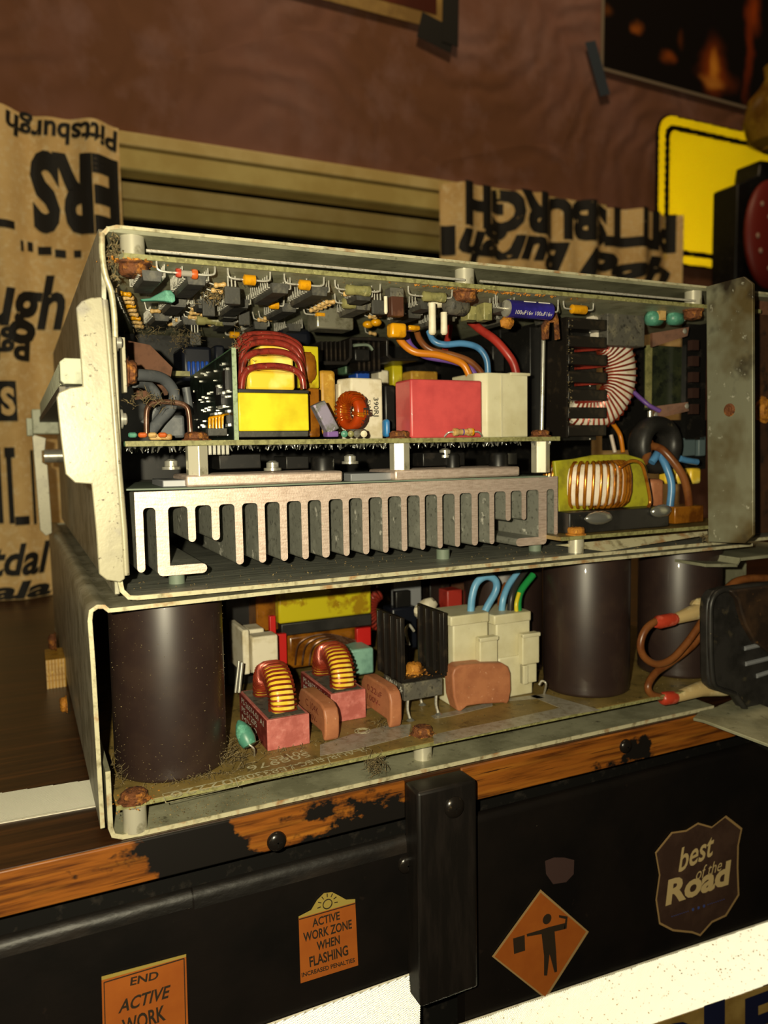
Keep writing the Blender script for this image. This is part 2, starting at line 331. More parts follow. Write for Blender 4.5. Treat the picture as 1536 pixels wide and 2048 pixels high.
# ---------------------------------------------------------------- desk
mt['desk_top'] = M('dark_walnut_laminate', '38200d', .38, mixes=[('261308', 30, .4, .62, 6, (1, 14, 14)), ('5a3416', 12, .5, .75, 6, (1, 20, 20)), ('8a7a5a', 1500, .76, .79)])
mt['desk_edge'] = M('orange_oak_edge', '8c5018', .42, mixes=[('50280a', 26, .44, .62, 8, (1, 16, 16)), ('a86a22', 14, .5, .75, 6, (1, 22, 22)), ('30180a', 40, .62, .68, 8, (.6, 20, 20)), ('14110f', 17, .55, .575, 6, (1, 1, 1.4))])
mt['desk_black'] = M('black_painted_board', '0d0b0a', .4, spec=.3, mixes=[('14100e', 20, .4, .6), ('2c221c', 50, .66, .74), ('8a8270', 900, .77, .8)], bump=(60, .3, .001))
mt['stile'] = M('black_stile', '14110f', .45, spec=.3, mixes=[('201b18', 30, .45, .7, 6, (6, 6, 1)), ('6a5a40', 900, .76, .8)])
desk = empty('desk', (300, 240, -760), 'dark walnut desk with orange wood edge and black painted drawer fronts', 'desk')
MB().box(-420, 1000, -1.6, 492, -4, 0).build('desk_top', mt['desk_top'], desk, bevel=.5)
MB().box(-420, 109, -2.4, 3, -15, -.3).box(134, 1000, -2.4, 3, -15, -.3).build('edge_band', mt['desk_edge'], desk, bevel=.5, label='scuffed orange wood edge with black paint')
MB().box(-420, 1000, 14, 490, -760, -4).build('carcass', mt['black'], desk)
def roll_panel(x0, x1, z0, z1, y):
    pr = [(y + 6, z1 - 3)] + [(y + 3.4 - 3.4 * math.sin(a), z1 - 3.4 + 3.4 * math.cos(a)) for a in [math.pi / 2 * k / 6 for k in range(7)]] + [(y, z0), (y + 6, z0)]
    return MB().prism(pr, x0, x1, 'x')
roll_panel(-420, 109, -200, -22, -3.6).build('drawer_front', mt['desk_black'], desk, label='black drawer front with tape-wrapped top')
roll_panel(134, 1000, -200, -21, -3.6).build('drawer_front', mt['desk_black'], desk, label='black drawer front with shield sticker')
mt['gloss_tape'] = M('black_wrap_tape', '120f0d', .5, mixes=[('2c241e', 40, .5, .7)], bump=(90, .8, .0015), stretch=(.5, 1, 1))
tw = roll_panel(-420, 27, -27, -21.6, -3.9); tw.build('tape_wrap', mt['gloss_tape'], desk, label='crinkled glossy black tape along the drawer top')
roll_panel(27.6, 109, -28, -21.7, -3.85).build('tape_wrap', mt['gloss_tape'], desk)
MB().box(108.5, 134.3, -13.5, -2, -85, -.6).build('stile', mt['stile'], desk, bevel=1.2, label='upright black wooden stile')
def screw(c, r, par, mat, ax=(0, -1, 0)):
    mb = MB().lathe([(r, 0), (r, .5), (r * .86, 1.3), (r * .5, 1.9), (r * .1, 2.0)], c, ax, 20)
    ob = mb.build('screw', mat, par)
    c2 = V(c) + V(ax) * 1.75
    MB().cbox(c2, (r * .9, 0, 0), (0, .5, 0), (0, 0, .28)).cbox(c2, (.28, 0, 0), (0, .5, 0), (0, 0, r * .9)).build('screw_slot', mt['black'], ob)
    return ob
mt['paintscrew'] = M('black_painted_screw', '1c1815', .25, .2, mixes=[('5a4c38', 300, .6, .7)])
screw(PY(908, 1614, -13.5), 4.2, desk, mt['paintscrew']); screw(PY(812, 1728, -3.6), 3.6, desk, mt['paintscrew'])
screw(PY(553, 1682, -2.4), 3.6, desk, mt['paintscrew']); screw(PY(1250, 1492, -2.4), 3.2, desk, mt['paintscrew'])
# ---------------------------------------------------------------- retroreflective sheeting: a field of tiny mirrored cube corners
import numpy as np
def retro(name, poly, o, u, v, n, size, mat, parent, lim=(3, 1, 1)):
    o, u, v, n = V(o), V(u), V(v), V(n)
    cx = sum(p[0] for p in poly) / len(poly); cy = sum(p[1] for p in poly) / len(poly); cen = o + u * cx + v * cy
    view = (CAM - cen).normalized(); t1 = (view - n * view.dot(n)).normalized(); t2 = n.cross(t1)
    nc = V(lim).normalized(); d1 = V((1, 1, 1)).normalized(); s1 = (d1 - nc * d1.dot(nc)); s1 = s1.normalized() if s1.length > 1e-4 else nc.orthogonal().normalized(); s2 = nc.cross(s1)
    B = [n * nc[k] + t1 * s1[k] + t2 * s2[k] for k in range(3)]
    R = max(math.hypot(p[0] - cx, p[1] - cy) for p in poly) / size * 1.5 + 3; K = int(R)
    g = np.arange(-K, K + 1); nb = [b.dot(n) for b in B]
    Bn = np.array([[*b] for b in B]); vs = []; fs = []
    P = np.array(poly, float)
    def inside(x, y):
        c = np.zeros(x.shape, bool); j = len(P) - 1
        for i in range(len(P)):
            xi, yi, xj, yj = P[i][0], P[i][1], P[j][0], P[j][1]
            c ^= ((yi > y) != (yj > y)) & (x < (xj - xi) * (y - yi) / (yj - yi + 1e-12) + xi); j = i
        return c
    for k in range(3):
        k1, k2 = (k + 1) % 3, (k + 2) % 3; I1, I2 = np.meshgrid(g, g, indexing='ij'); I1 = I1.ravel(); I2 = I2.ravel()
        c = np.ceil(-(I1 * nb[k1] + I2 * nb[k2]) / nb[k]) - 1
        base = np.zeros((len(I1), 3)); base[:, k1] = I1; base[:, k2] = I2; base[:, k] = c + 1
        cen3 = base.copy(); cen3[:, k1] += .5; cen3[:, k2] += .5
        w3 = cen3 @ Bn * size
        keep = inside(w3 @ np.array(u) + cx, w3 @ np.array(v) + cy); base = base[keep]
        for (d1, d2) in ((0, 0), (1, 0), (1, 1), (0, 1)):
            q = base.copy(); q[:, k1] += d1; q[:, k2] += d2; vs.append(q @ Bn * size)
        m = len(base); off = sum(len(x) for x in vs) - 4 * m
        fs += [(off + i, off + m + i, off + 2 * m + i, off + 3 * m + i) for i in range(m)]
    A = np.concatenate(vs); mb = MB(); mb.v = [cen - n * size * .6 + V(p) for p in A]; mb.f = fs
    return mb.build(name, mat, parent, smooth=False)
def mirror(name, col, rough):
    m = bpy.data.materials.new(name); m.use_nodes = True; nt = m.node_tree; b = nt.nodes['Principled BSDF']
    b.inputs['Base Color'].default_value = col; b.inputs['Metallic'].default_value = 1.0; b.inputs['Roughness'].default_value = rough
    return m
mt['retro_white'] = mirror('retro_white', (.97, .97, .94, 1), .44)
mt['retro_silver'] = mirror('retro_silver', (.52, .51, .46, 1), .55)
mt['retro_yellow'] = mirror('retro_yellow', (.93, .82, .1, 1), .3)
mt['tape_white'] = M('white_reflective_tape', 'e8e2d0', .5, mixes=[('b0a080', 500, .66, .74)])
def xz(px, py, Y): p = PY(px, py, Y); return (p.x, p.z)
# silver tape on the desk top, left of the units
a = [PZ(*q, .3) for q in ((-60, 1598), (330, 1540), (330, 1588), (-60, 1657))]
st = MB().add([p - V((0, 0, .25)) for p in a] + [p for p in a], [(3, 2, 1, 0), (4, 5, 6, 7), (0, 1, 5, 4), (1, 2, 6, 5), (2, 3, 7, 6), (3, 0, 4, 7)]).build('silver_tape', mt['tape_white'])
tag(st, 'sparkling silver reflective tape on the desk top, left of the lower unit', 'tape')
sp = [(p.x, p.y) for p in a]
retro('glass_bead_surface', sp, (0, 0, .9), (1, 0, 0), (0, 1, 0), (0, 0, 1), .24, mt['retro_silver'], st)
YD = -4.0
def strip(name, q, label, y=YD):
    t = MB().sheet(q, (1, 0, 0), (0, 0, 1), (0, y, 0), (0, -1, 0), .25).build(name, mt['tape_white']); tag(t, label, 'tape', 'white reflective tape on the drawer fronts')
    retro('glass_bead_surface', q, (0, y - 1.0, 0), (1, 0, 0), (0, 0, 1), (0, -1, 0), .38, mt['retro_white'], t)
    return t
strip('reflective_tape', ((-40, -105), (112.8, -105), (112.8, -76.9), (-40, -78.4)), 'blown-out white reflective tape left of the black stile, at the bottom')
V2 = [xz(*p, YD) for p in ((860, 2067), (1560, 1832), (1560, 1955))]; V2.append((V2[0][0] + V2[2][0] - V2[1][0], V2[0][1] + V2[2][1] - V2[1][1]))
TAPE2 = strip('reflective_tape', [V2[3], V2[2], V2[1], V2[0]], 'speckled white reflective tape below the shield sticker')
# tan plate with blue letters at the bottom right
mt['tan_plate'] = M('tan_plate', 'a88a4c', .5, mixes=[('8a6c34', 40, .4, .6)])
mt['navy_print'] = M('navy_print', '151a3a', .5)
q = [xz(*p, -5) for p in ((1235, 2072), (1560, 1962), (1560, 2120), (1235, 2200))]
tp = MB().sheet(q, (1, 0, 0), (0, 0, 1), (0, -5, 0), (0, -1, 0), .6).build('lettered_plate', mt['tan_plate']); tag(tp, 'tan plate with big navy letters under the white tape, bottom right corner', 'plate')
lt = MB()
for ch, (xa, ya), (xb, yb), hh in (('O', (1302, 2062), (1385, 2033), 60), ('I', (1408, 2012), (1450, 1998), 110), ('E', (1490, 1998), (1560, 1972), 110)):
    A, B_ = PY(xa, ya, -5.9), PY(xb, yb, -5.9); C_ = PY(xa, ya + hh, -5.9); text(lt, ch, C_, B_ - A, A - C_, bold=.04)
lt.build('lettering', mt['navy_print'], tp)
# ---------------------------------------------------------------- stickers on the drawer fronts
mt['stk_orange'] = M('orange_sticker', 'a0561c', .5, mixes=[('944c18', 50, .4, .65), ('6a2a0c', 120, .68, .73)])
mt['stk_cream'] = M('cream_sticker', '9a8640', .5)
mt['stk_brown'] = M('brown_sticker', '3c2a22', .45, mixes=[('48342a', 60, .45, .6)])
mt['stk_rim'] = M('sticker_rim', '9a7c50', .6)
mt['stk_letter'] = M('cream_letter', 'c4ab78', .55)
mt['stk_dark'] = M('dark_ink', '2a2014', .55)
mt['stk_blue'] = M('blue_ink', '3a4a8a', .5)
SY = -4.0
def pxpoly(mb, pix, y, t=.2):
    q = [xz(*p, y) for p in pix]; return mb.sheet(q, (1, 0, 0), (0, 0, 1), (0, y, 0), (0, -1, 0), t)
def pxtext(mb, body, bl, br, tl, y, shear=0., bold=0.):
    A, B_, C_ = PY(*bl, y), PY(*br, y), PY(*tl, y); return text(mb, body, A, B_ - A, C_ - A, shear, bold)
# work-zone sticker
s1 = pxpoly(MB(), ((597, 1834), (710, 1802), (716, 1930), (601, 1966)), SY).build('work_zone_sticker', mt['stk_orange']); tag(s1, 'orange sticker reading ACTIVE WORK ZONE WHEN FLASHING', 'sticker')
pxpoly(MB(), ((597, 1833), (622, 1820), (634, 1800), (648, 1786), (664, 1784), (676, 1790), (692, 1799), (710, 1798), (710, 1804), (597, 1836)), SY - .05).build('cream_crest', mt['stk_cream'], s1)
lm = MB(); y2 = SY - .32
c0 = PY(655, 1808, y2); lm.tube([c0 + V((1.75 * math.cos(t), 0, 1.75 * math.sin(t))) for t in [2 * math.pi * k / 20 for k in range(20)]], .22, 4, True)
for k in range(7):
    t = math.radians(-5 + 32 * k); lm.tube([c0 + V((2.7 * math.cos(t), 0, 2.7 * math.sin(t))), c0 + V((4.0 * math.cos(t), 0, 4.0 * math.sin(t)))], .2, 4)
for body, bl, br, tl in (('ACTIVE', (625, 1855), (680, 1839), (624, 1838)), ('WORK ZONE', (607, 1885), (704, 1857), (606, 1866)), ('WHEN', (634, 1902), (680, 1888), (633, 1884)), ('FLASHING', (620, 1935), (697, 1910), (618, 1914)), ('INCREASED PENALTIES', (604, 1955), (710, 1924), (603, 1946))):
    pxtext(lm, body, bl, br, tl, y2, bold=.025)
pxpoly(lm, ((598, 1838), (710, 1806), (710, 1808), (598, 1840)), y2, .05)
lm.build('lettering', mt['stk_dark'], s1)
s2 = pxpoly(MB(), ((203, 1960), (372, 1909), (377, 2080), (207, 2130)), SY).build('work_zone_sticker', mt['stk_orange']); tag(s2, 'orange sticker reading END ACTIVE WORK at the bottom left', 'sticker')
pxpoly(MB(), ((203, 1953), (372, 1908), (372, 1913), (203, 1960)), SY - .05).build('cream_edge', mt['stk_cream'], s2)
lm = MB()
for body, bl, br, tl in (('END', (260, 1972), (316, 1958), (262, 1955)), ('ACTIVE', (236, 2028), (336, 1996), (242, 2000)), ('WORK', (246, 2072), (332, 2040), (243, 2040))): pxtext(lm, body, bl, br, tl, y2, bold=.025)
for A_, B_ in (((208, 1965), (368, 1917)), ((368, 1917), (372, 2080)), ((208, 1965), (212, 2120))): lm.tube([PY(*A_, y2), PY(*B_, y2)], .2, 4)
lm.build('lettering', mt['stk_dark'], s2)
# flagger diamond
s3 = pxpoly(MB(), ((1081, 1779), (1177, 1863), (1091, 1998), (984, 1913)), SY).build('diamond_sticker', mt['stk_rim']); tag(s3, 'orange diamond sticker with a flagger figure holding a square flag', 'sticker')
pxpoly(MB(), ((1081, 1785), (1172, 1863), (1090, 1993), (989, 1913)), SY - .2, .1).build('orange_field', mt['stk_orange'], s3)
fm = MB(); y3 = SY - .35
hc = PY(1094, 1838, y3); fm.lathe([(2.25, 0), (2.25, .1)], hc, (0, -1, 0), 20)
for poly in (((1053, 1868), (1080, 1860), (1098, 1854), (1130, 1846), (1130, 1858), (1109, 1863), (1112, 1902), (1114, 1943), (1109, 1945), (1099, 1908), (1094, 1951), (1088, 1951), (1088, 1912), (1083, 1868), (1054, 1873)), ((1128, 1858), (1131, 1838), (1118, 1835), (1118, 1830), (1135, 1833), (1133, 1857)), ((1026, 1877), (1049, 1870), (1050, 1901), (1028, 1908))): pxpoly(fm, poly, y3, .08)
fm.build('flagger_figure', mt['stk_dark'], s3)
for A_, B_ in (((1083, 1792), (1168, 1863)), ((1168, 1863), (1090, 1987)), ((1090, 1987), (994, 1914))):
    pass
# shield sticker
sh = ((1343, 1664), (1372, 1660), (1396, 1645), (1424, 1653), (1452, 1631), (1484, 1656), (1477, 1690), (1476, 1735), (1478, 1790), (1452, 1832), (1424, 1845), (1400, 1872), (1384, 1866), (1345, 1862), (1318, 1848), (1311, 1800), (1318, 1750), (1310, 1705))
cxs, cys = 1395, 1755
s4 = pxpoly(MB(), sh, SY).build('shield_sticker', mt['stk_rim']); tag(s4, 'brown shield sticker lettered best of the Road', 'sticker')
pxpoly(MB(), [(cxs + (a - cxs) * .965, cys + (b - cys) * .965) for a, b in sh], SY - .2, .08).build('brown_field', mt['stk_brown'], s4)
lm = MB()
pxtext(lm, 'best', (1357, 1746), (1428, 1710), (1357, 1699), y3, .25, .015); pxtext(lm, 'of the', (1392, 1761), (1444, 1740), (1392, 1737), y3, .35); pxtext(lm, 'Road', (1331, 1813), (1462, 1768), (1331, 1762), y3, .12, .04)
lm.build('lettering', mt['stk_letter'], s4)
dm = MB()
for k in range(3): dm.lathe([(.75, 0), (.75, .08)], PY(1386 + 11 * k, 1819 - 3.5 * k, y3), (0, -1, 0), 8)
for k in range(9): dm.lathe([(.25, 0), (.25, .08)], PY(1344 + 4 * k, 1833 - 1.3 * k, y3), (0, -1, 0), 6); dm.lathe([(.25, 0), (.25, .08)], PY(1416 + 4 * k, 1809 - 1.3 * k, y3), (0, -1, 0), 6)
dm.build('dot_row', mt['stk_blue'], s4)
s5 = pxpoly(MB(), ((1090, 1722), (1108, 1715), (1128, 1715), (1148, 1720), (1147, 1748), (1132, 1764), (1106, 1768), (1092, 1748)), -3.7, .12).build('sticker_residue', M('brown_residue', '3a2622', .7)); tag(s5, 'brown torn sticker residue above the orange diamond', 'sticker')
# ---------------------------------------------------------------- curtains
mt['linen'] = M('printed_linen', 'f0cc8c', .85, mixes=[('dcb474', 18, .4, .62), ('f6dca8', 200, .5, .7)], bump=(600, .4))
def fold(x, ph): return 4.5 * math.sin(x / 13.0 + ph) + 2.2 * math.sin(x / 5.7 + 2 * ph) + 1.5 * math.sin(x / 31.0)
def curtain(x0, x1, z0, z1, yb, ph, label, gather=0):
    nx, nz = int((x1 - x0) / 1.6), 14; mb = MB(); vs = []
    for s_ in (0, 1):
        for j in range(nz + 1):
            for i in range(nx + 1):
                x = x0 + (x1 - x0) * i / nx; z = z0 + (z1 - z0) * j / nz
                vs.append((x, yb + fold(x, ph) * (1 + .5 * j / nz) + s_ * .9, z))
    fs = []; n1 = nx + 1; off = n1 * (nz + 1)
    for j in range(nz):
        for i in range(nx):
            a = j * n1 + i; fs.append((a, a + 1, a + n1 + 1, a + n1)); a += off; fs.append((a + n1, a + n1 + 1, a + 1, a))
    for i in range(nx):
        a = nz * n1 + i; fs.append((a, a + 1, a + 1 + off, a + off)); a = i; fs.append((a + off, a + 1 + off, a + 1, a))
    for j in range(nz):
        a = j * n1; fs.append((a + off, a, a + n1, a + n1 + off)); a = j * n1 + nx; fs.append((a, a + off, a + n1 + off, a + n1))
    ob = mb.add(vs, fs).build('curtain', mt['linen'], ang=80); tag(ob, label, 'curtain', 'printed curtains')
    def wrap(p):
        t = (p.z - z0) / (z1 - z0); return V((p.x, yb + fold(p.x, ph) * (1 + .5 * t) - .5, p.z))
    return ob, wrap
CY = 482.0
cl, wl = curtain(-150, 78, 1, 416, CY, .6, 'left cream curtain with black lettering beside the rear of the units')
cr, wr = curtain(409, 752, 4, 412, CY, 2.1, 'right cream curtain with black upside-down lettering below the yellow sign')
def ctext(par, wrap, body, box, flip=True, shear=0., bold=0., rise=0.):
    # box in pixels of the photograph on the curtain plane: x0,y0 (top left), x1,y1 (bottom right)
    x0, y0, x1, y1 = box; mb = MB(); a = PY(x0, (y0 + y1) / 2, CY).x; b = PY(x1, (y0 + y1) / 2, CY).x
    zt = PY((x0 + x1) / 2, y0, CY).z; zb = PY((x0 + x1) / 2, y1, CY).z
    if flip: text(mb, body, (b, CY, zt), (a - b, 0, rise), (0, 0, zb - zt), shear, bold, wrap, 3)
    else: text(mb, body, (a, CY, zb), (b - a, 0, rise), (0, 0, zt - zb), shear, bold, wrap, 3)
    mb.f = [f if (mb.v[f[1]] - mb.v[f[0]]).cross(mb.v[f[2]] - mb.v[f[0]]).y < 0 else f[::-1] for f in mb.f]
    return mb.build('lettering', mt['black_print'], par, smooth=False)
def cbars(par, wrap, boxes):
    mb = MB()
    for x0, y0, x1, y1 in boxes:
        a = PY(x0, y0, CY); b = PY(x1, y1, CY); n = max(2, int((b.x - a.x) / 2))
        for i in range(n):
            xa = a.x + (b.x - a.x) * i / n; xb = a.x + (b.x - a.x) * (i + 1) / n
            mb.add([wrap(V((xa, 0, b.z))), wrap(V((xb, 0, b.z))), wrap(V((xb, 0, a.z))), wrap(V((xa, 0, a.z)))], [(0, 1, 2, 3)])
    return mb.build('print_bar', mt['black_print'], par, smooth=False)
ctext(cl, wl, 'Pittsburgh', (12, 228, 236, 285), True, .1, .03)
ctext(cl, wl, 'ERS', (62, 305, 240, 470), True, 0, .05)
cbars(cl, wl, ((41, 480, 48, 502), (55, 480, 67, 500), (76, 489, 104, 508), (110, 497, 133, 515), (148, 499, 163, 515)))
ctext(cl, wl, 'ugh', (-30, 545, 132, 690), False, .3, .03)
ctext(cl, wl, 'Pgh', (-30, 655, 62, 722), True, .1, .04)
cbars(cl, wl, ((-30, 762, 36, 843),))
ob = ctext(cl, wl, 'S', (2, 775, 30, 832), False, 0, .04); ob.data.materials[0] = mt['linen']; ob.location.y -= .0006
cbars(cl, wl, ((-30, 895, 8, 1046), (8, 895, 30, 915), (12, 915, 30, 1046), (60, 900, 74, 1048), (30, 1032, 60, 1048)))
cbars(cl, wl, ((-30, 440, 30, 462),))
ctext(cl, wl, 'tdal', (-20, 1085, 104, 1150), False, .3, .03)
ctext(cl, wl, 'ala', (-20, 1160, 104, 1196), False, .2, .04)
ctext(cr, wr, 'PITTSBURGH', (925, 395, 1352, 480), True, 0, .06, 0)
ctext(cr, wr, 'Burgh', (915, 450, 1140, 540), True, .3, .05)
ctext(cr, wr, 'Pgh', (1150, 505, 1345, 590), False, .3, .05)
cbars(cr, wr, ((888, 447, 912, 510),))
# ---------------------------------------------------------------- things on the wall
SYW = YWALL - 6
mt['sign_black'] = M('sign_black', '0d0a06', .5)
def rrect(x0, x1, z0, z1, r, n=6):
    out = []
    for cx_, cz_, a0 in ((x1 - r, z1 - r, 0), (x0 + r, z1 - r, 90), (x0 + r, z0 + r, 180), (x1 - r, z0 + r, 270)):
        for k in range(n + 1): t = math.radians(a0 + 90 * k / n); out.append((cx_ + r * math.cos(t), cz_ + r * math.sin(t)))
    return out
SX0, SX1, SZ0, SZ1 = 722, 960, 356, 536
sg = MB().sheet(rrect(SX0 - 1.5, SX1, SZ0 - 1.5, SZ1 + 1.5, 24), (1, 0, 0), (0, 0, 1), (0, SYW, 0), (0, 1, 0), 2.5).build('road_sign', mt['sign_black']); tag(sg, 'bright yellow reflective road sign with rounded black border line on the wall', 'sign')
outer = rrect(SX0, SX1 - 1, SZ0, SZ1, 23); inner = rrect(SX0 + 11, SX1 - 12, SZ0 + 11, SZ1 - 11, 14); inner2 = rrect(SX0 + 18, SX1 - 19, SZ0 + 17, SZ1 - 17, 10)
ring = outer + [outer[0]] + [inner[0]] + inner[::-1]
retro('border_sheeting', ring, (0, SYW - 1.5, 0), (1, 0, 0), (0, 0, 1), (0, -1, 0), 1.4, mt['retro_yellow'], sg)
retro('field_sheeting', inner2, (0, SYW - 1.5, 0), (1, 0, 0), (0, 0, 1), (0, -1, 0), 1.4, mt['retro_yellow'], sg)
# black case and dotted ornament in front of the sign, at the right edge
bc = MB().prism([xz(*p, 470) for p in ((1482, 335), (1560, 348), (1560, 700), (1430, 700), (1433, 512), (1436, 383), (1478, 366))], 440, 478).build('black_case', mt['black'], bevel=2); tag(bc, 'black angular case hanging in front of the yellow sign', 'case')
mt['redorn'] = M('dark_red_lacquer', '7a2018', .5)
mt['paledot'] = M('pale_dot', 'c8a894', .6)
oc = PY(1540, 470, 420)
ro = MB().ball(oc, 44, 14, 66, 28, 16).build('dotted_ornament', mt['redorn']); tag(ro, 'dark red oval ornament with pale dots beside the yellow sign', 'ornament')
for (dx, dy) in ((1512, 412), (1492, 445), (1503, 475), (1508, 505), (1524, 440), (1530, 485), (1525, 540)):
    p = PY(dx, dy, 420); e = ((p.x - oc.x) / 44) ** 2 + ((p.z - oc.z) / 66) ** 2
    if e < .95:
        yy = oc.y - 14 * math.sqrt(1 - e); MB().ball((p.x, yy, p.z), 3.2 if dx != 1524 else 6, .8, 3.2, 10, 6).build('dot', mt['paledot'], ro)
mt['amberglass'] = M('amber_glass', '9a7a2a', .12, trans=.15, mixes=[('6a4a14', 30, .4, .6)])
ac = PY(1545, 235, 430)
ag = MB().lathe([(8, -42), (26, -30), (34, -5), (30, 20), (16, 36), (10, 46), (12, 60), (10, 62)], ac, (0, 0, 1), 28).build('amber_ornament', mt['amberglass']); tag(ag, 'amber glass ornament at the right edge above the dotted ornament', 'ornament')
# posters and tape
def poster_mat(name, base, blobs):
    m = bpy.data.materials.new(name); m.use_nodes = True; nt = m.node_tree; N = nt.nodes; L = nt.links; b = N['Principled BSDF']; b.inputs['Roughness'].default_value = .45
    tc = N.new('ShaderNodeTexCoord'); nz = N.new('ShaderNodeTexNoise'); nz.inputs['Scale'].default_value = 22; nz.inputs['Detail'].default_value = 4; L.new(tc.outputs['Object'], nz.inputs['Vector'])
    va = N.new('ShaderNodeVectorMath'); va.operation = 'MULTIPLY_ADD'; L.new(nz.outputs['Color'], va.inputs[0]); va.inputs[1].default_value = (.03, .03, .03); L.new(tc.outputs['Object'], va.inputs[2])
    cur = None
    for (cx_, cz_, sx, sz, col) in blobs:
        mp = N.new('ShaderNodeMapping'); mp.vector_type = 'POINT'; mp.inputs['Location'].default_value = (-cx_ / sx, 0, -cz_ / sz); mp.inputs['Scale'].default_value = (1 / sx, 0, 1 / sz); L.new(va.outputs[0], mp.inputs['Vector'])
        ln = N.new('ShaderNodeVectorMath'); ln.operation = 'LENGTH'; L.new(mp.outputs[0], ln.inputs[0])
        mr = N.new('ShaderNodeMapRange'); mr.interpolation_type = 'SMOOTHSTEP'; mr.inputs['From Min'].default_value = 1; mr.inputs['From Max'].default_value = 0; L.new(ln.outputs['Value'], mr.inputs['Value'])
        mc = N.new('ShaderNodeMix'); mc.data_type = 'RGBA'; L.new(mr.outputs['Result'], mc.inputs['Factor']); mc.inputs[7].default_value = lin(col)
        if cur is None: mc.inputs[6].default_value = lin(base)
        else: L.new(cur, mc.inputs[6])
        cur = mc.outputs[2]
    L.new(cur, b.inputs['Base Color']); return m
PYW = YWALL - 3
P0 = PY(1200, 140, PYW); P1 = PY(1540, 232, PYW)
uu = (P1 - P0).normalized(); vv = V((-uu.z, 0, uu.x))
bl_ = [(60, 60, 30, 34, 'ff8a20')]
po = MB().sheet([(0, 0), (330, 0), (330, 240), (0, 240)], uu, vv, P0, (0, -1, 0), 1.2).build('poster', M('poster_edge', '8a7a68', .5)); tag(po, 'dark poster of a fiery night scene taped to the wall, top right', 'poster')
ctr = P0 + uu * 165
def off(px, py):
    p = PY(px, py, PYW) ; o0 = WORLD_art; return ((p.x - o0.x) * MM, (p.z - o0.z) * MM)
art = MB().sheet([(4, 4), (328, 4), (328, 238), (4, 238)], uu, vv, P0 + V((0, -1.3, 0)), (0, -1, 0), .2)
xs_ = [p.x for p in art.v]; WORLD_art = V(((min(xs_) + max(xs_)) / 2, PYW, min(p.z for p in art.v)))
B3 = []
for px_, py_, sx, sz, c in ((1452, 140, .085, .035, '7a3408'), (1442, 118, .05, .085, 'a8480c'), (1445, 115, .022, .05, 'f09a30'), (1440, 145, .05, .02, 'd88a34'), (1352, 95, .03, .02, '9a4a14'), (1290, 35, .02, .016, 'a85a1c'), (1215, 28, .014, .012, '8a4a18'), (1380, 60, .012, .03, '5a2a08'), (1512, 60, .02, .2, '8a3408'), (1525, 10, .03, .06, 'b0480c'), (1230, 5, .02, .02, '6a3a12')):
    a_, b_ = off(px_, py_); B3.append((a_, b_, sx * .62, sz * .62, c))
art.build('poster_print', poster_mat('fire_print', '120a05', B3), po)
P0 = PY(885, 62, PYW); P1 = PY(600, -12, PYW); uu = (P1 - P0).normalized(); vv = V((uu.z, 0, -uu.x))
po2 = MB().sheet([(0, 0), (180, 0), (180, 160), (0, 160)], uu, vv, P0, (0, -1, 0), 1.2).build('poster', M('cream_poster_border', 'a88648', .6, mixes=[('8a6a34', 30, .4, .6)])); tag(po2, 'poster with a cream border and black taped corner, top centre', 'poster')
MB().sheet([(8, 14), (172, 14), (172, 152), (8, 152)], uu, vv, P0 + V((0, -1.3, 0)), (0, -1, 0), .2).build('poster_print', poster_mat('red_print', '4a1806', [(.02, .02, .05, .05, '6a2a08'), (-.03, .03, .05, .06, '200a04')]), po2)
mt['gaffer'] = M('black_tape', '0f0c08', .7)
mt['bluetape'] = M('blue_grey_tape', '3a4450', .75)
def wtape(a, b, wid, mat, label, y):
    A = PY(*a, y); B_ = PY(*b, y); u = (B_ - A).normalized(); v = V((-u.z, 0, u.x)); L_ = (B_ - A).length
    o = MB().sheet([(0, -wid / 2), (L_, -wid / 2), (L_ + 1, wid / 2), (1, wid / 2)], u, v, A, (0, -1, 0), .4).build('wall_tape', mat); return tag(o, label, 'tape')
wtape((1180, 82), (1210, 190), 16, mt['bluetape'], 'blue-grey tape strip at the lower left corner of the fiery poster', PYW - 1.8)
wtape((838, 48), (905, 82), 27, mt['gaffer'], 'black tape piece slanting across the cream poster corner', PYW - 1.8)
wtape((902, -40), (900, 88), 20, mt['gaffer'], 'upright black tape piece over the cream poster corner', PYW - 2.4)
# ================================================================ helpers for the electronics
def profile(path, t):      # polyline (x,z) thickened to a closed polygon
    n = len(path); L_ = []; R_ = []
    for i, p in enumerate(path):
        a = V((*path[max(i - 1, 0)], 0)); b = V((*path[min(i + 1, n - 1)], 0)); d = (b - a).normalized(); nn = V((-d.y, d.x, 0)); q = V((*p, 0))
        L_.append((q + nn * t / 2)[:2]); R_.append((q - nn * t / 2)[:2])
    return L_ + R_[::-1]
def fbox(x0, y0, x1, y1, Y, d):     # a box whose front face fills a pixel rectangle on plane Y
    ym, xm = (y0 + y1) / 2, (x0 + x1) / 2
    return (PY(x0, ym, Y).x, PY(x1, ym, Y).x, Y, Y + d, PY(xm, y1, Y).z, PY(xm, y0, Y).z)
def FB(x0, y0, x1, y1, Y, d): return MB().box(*fbox(x0, y0, x1, y1, Y, d))
def wire(name, pix, r, mat, par, n=8, seg=8):       # pix: (px, py, Y) or Vectors
    pts = [p if isinstance(p, Vector) else PY(p[0], p[1], p[2]) for p in pix]
    return MB().tube(catmull(pts, seg), r, n).build(name, mat, par, ang=60)
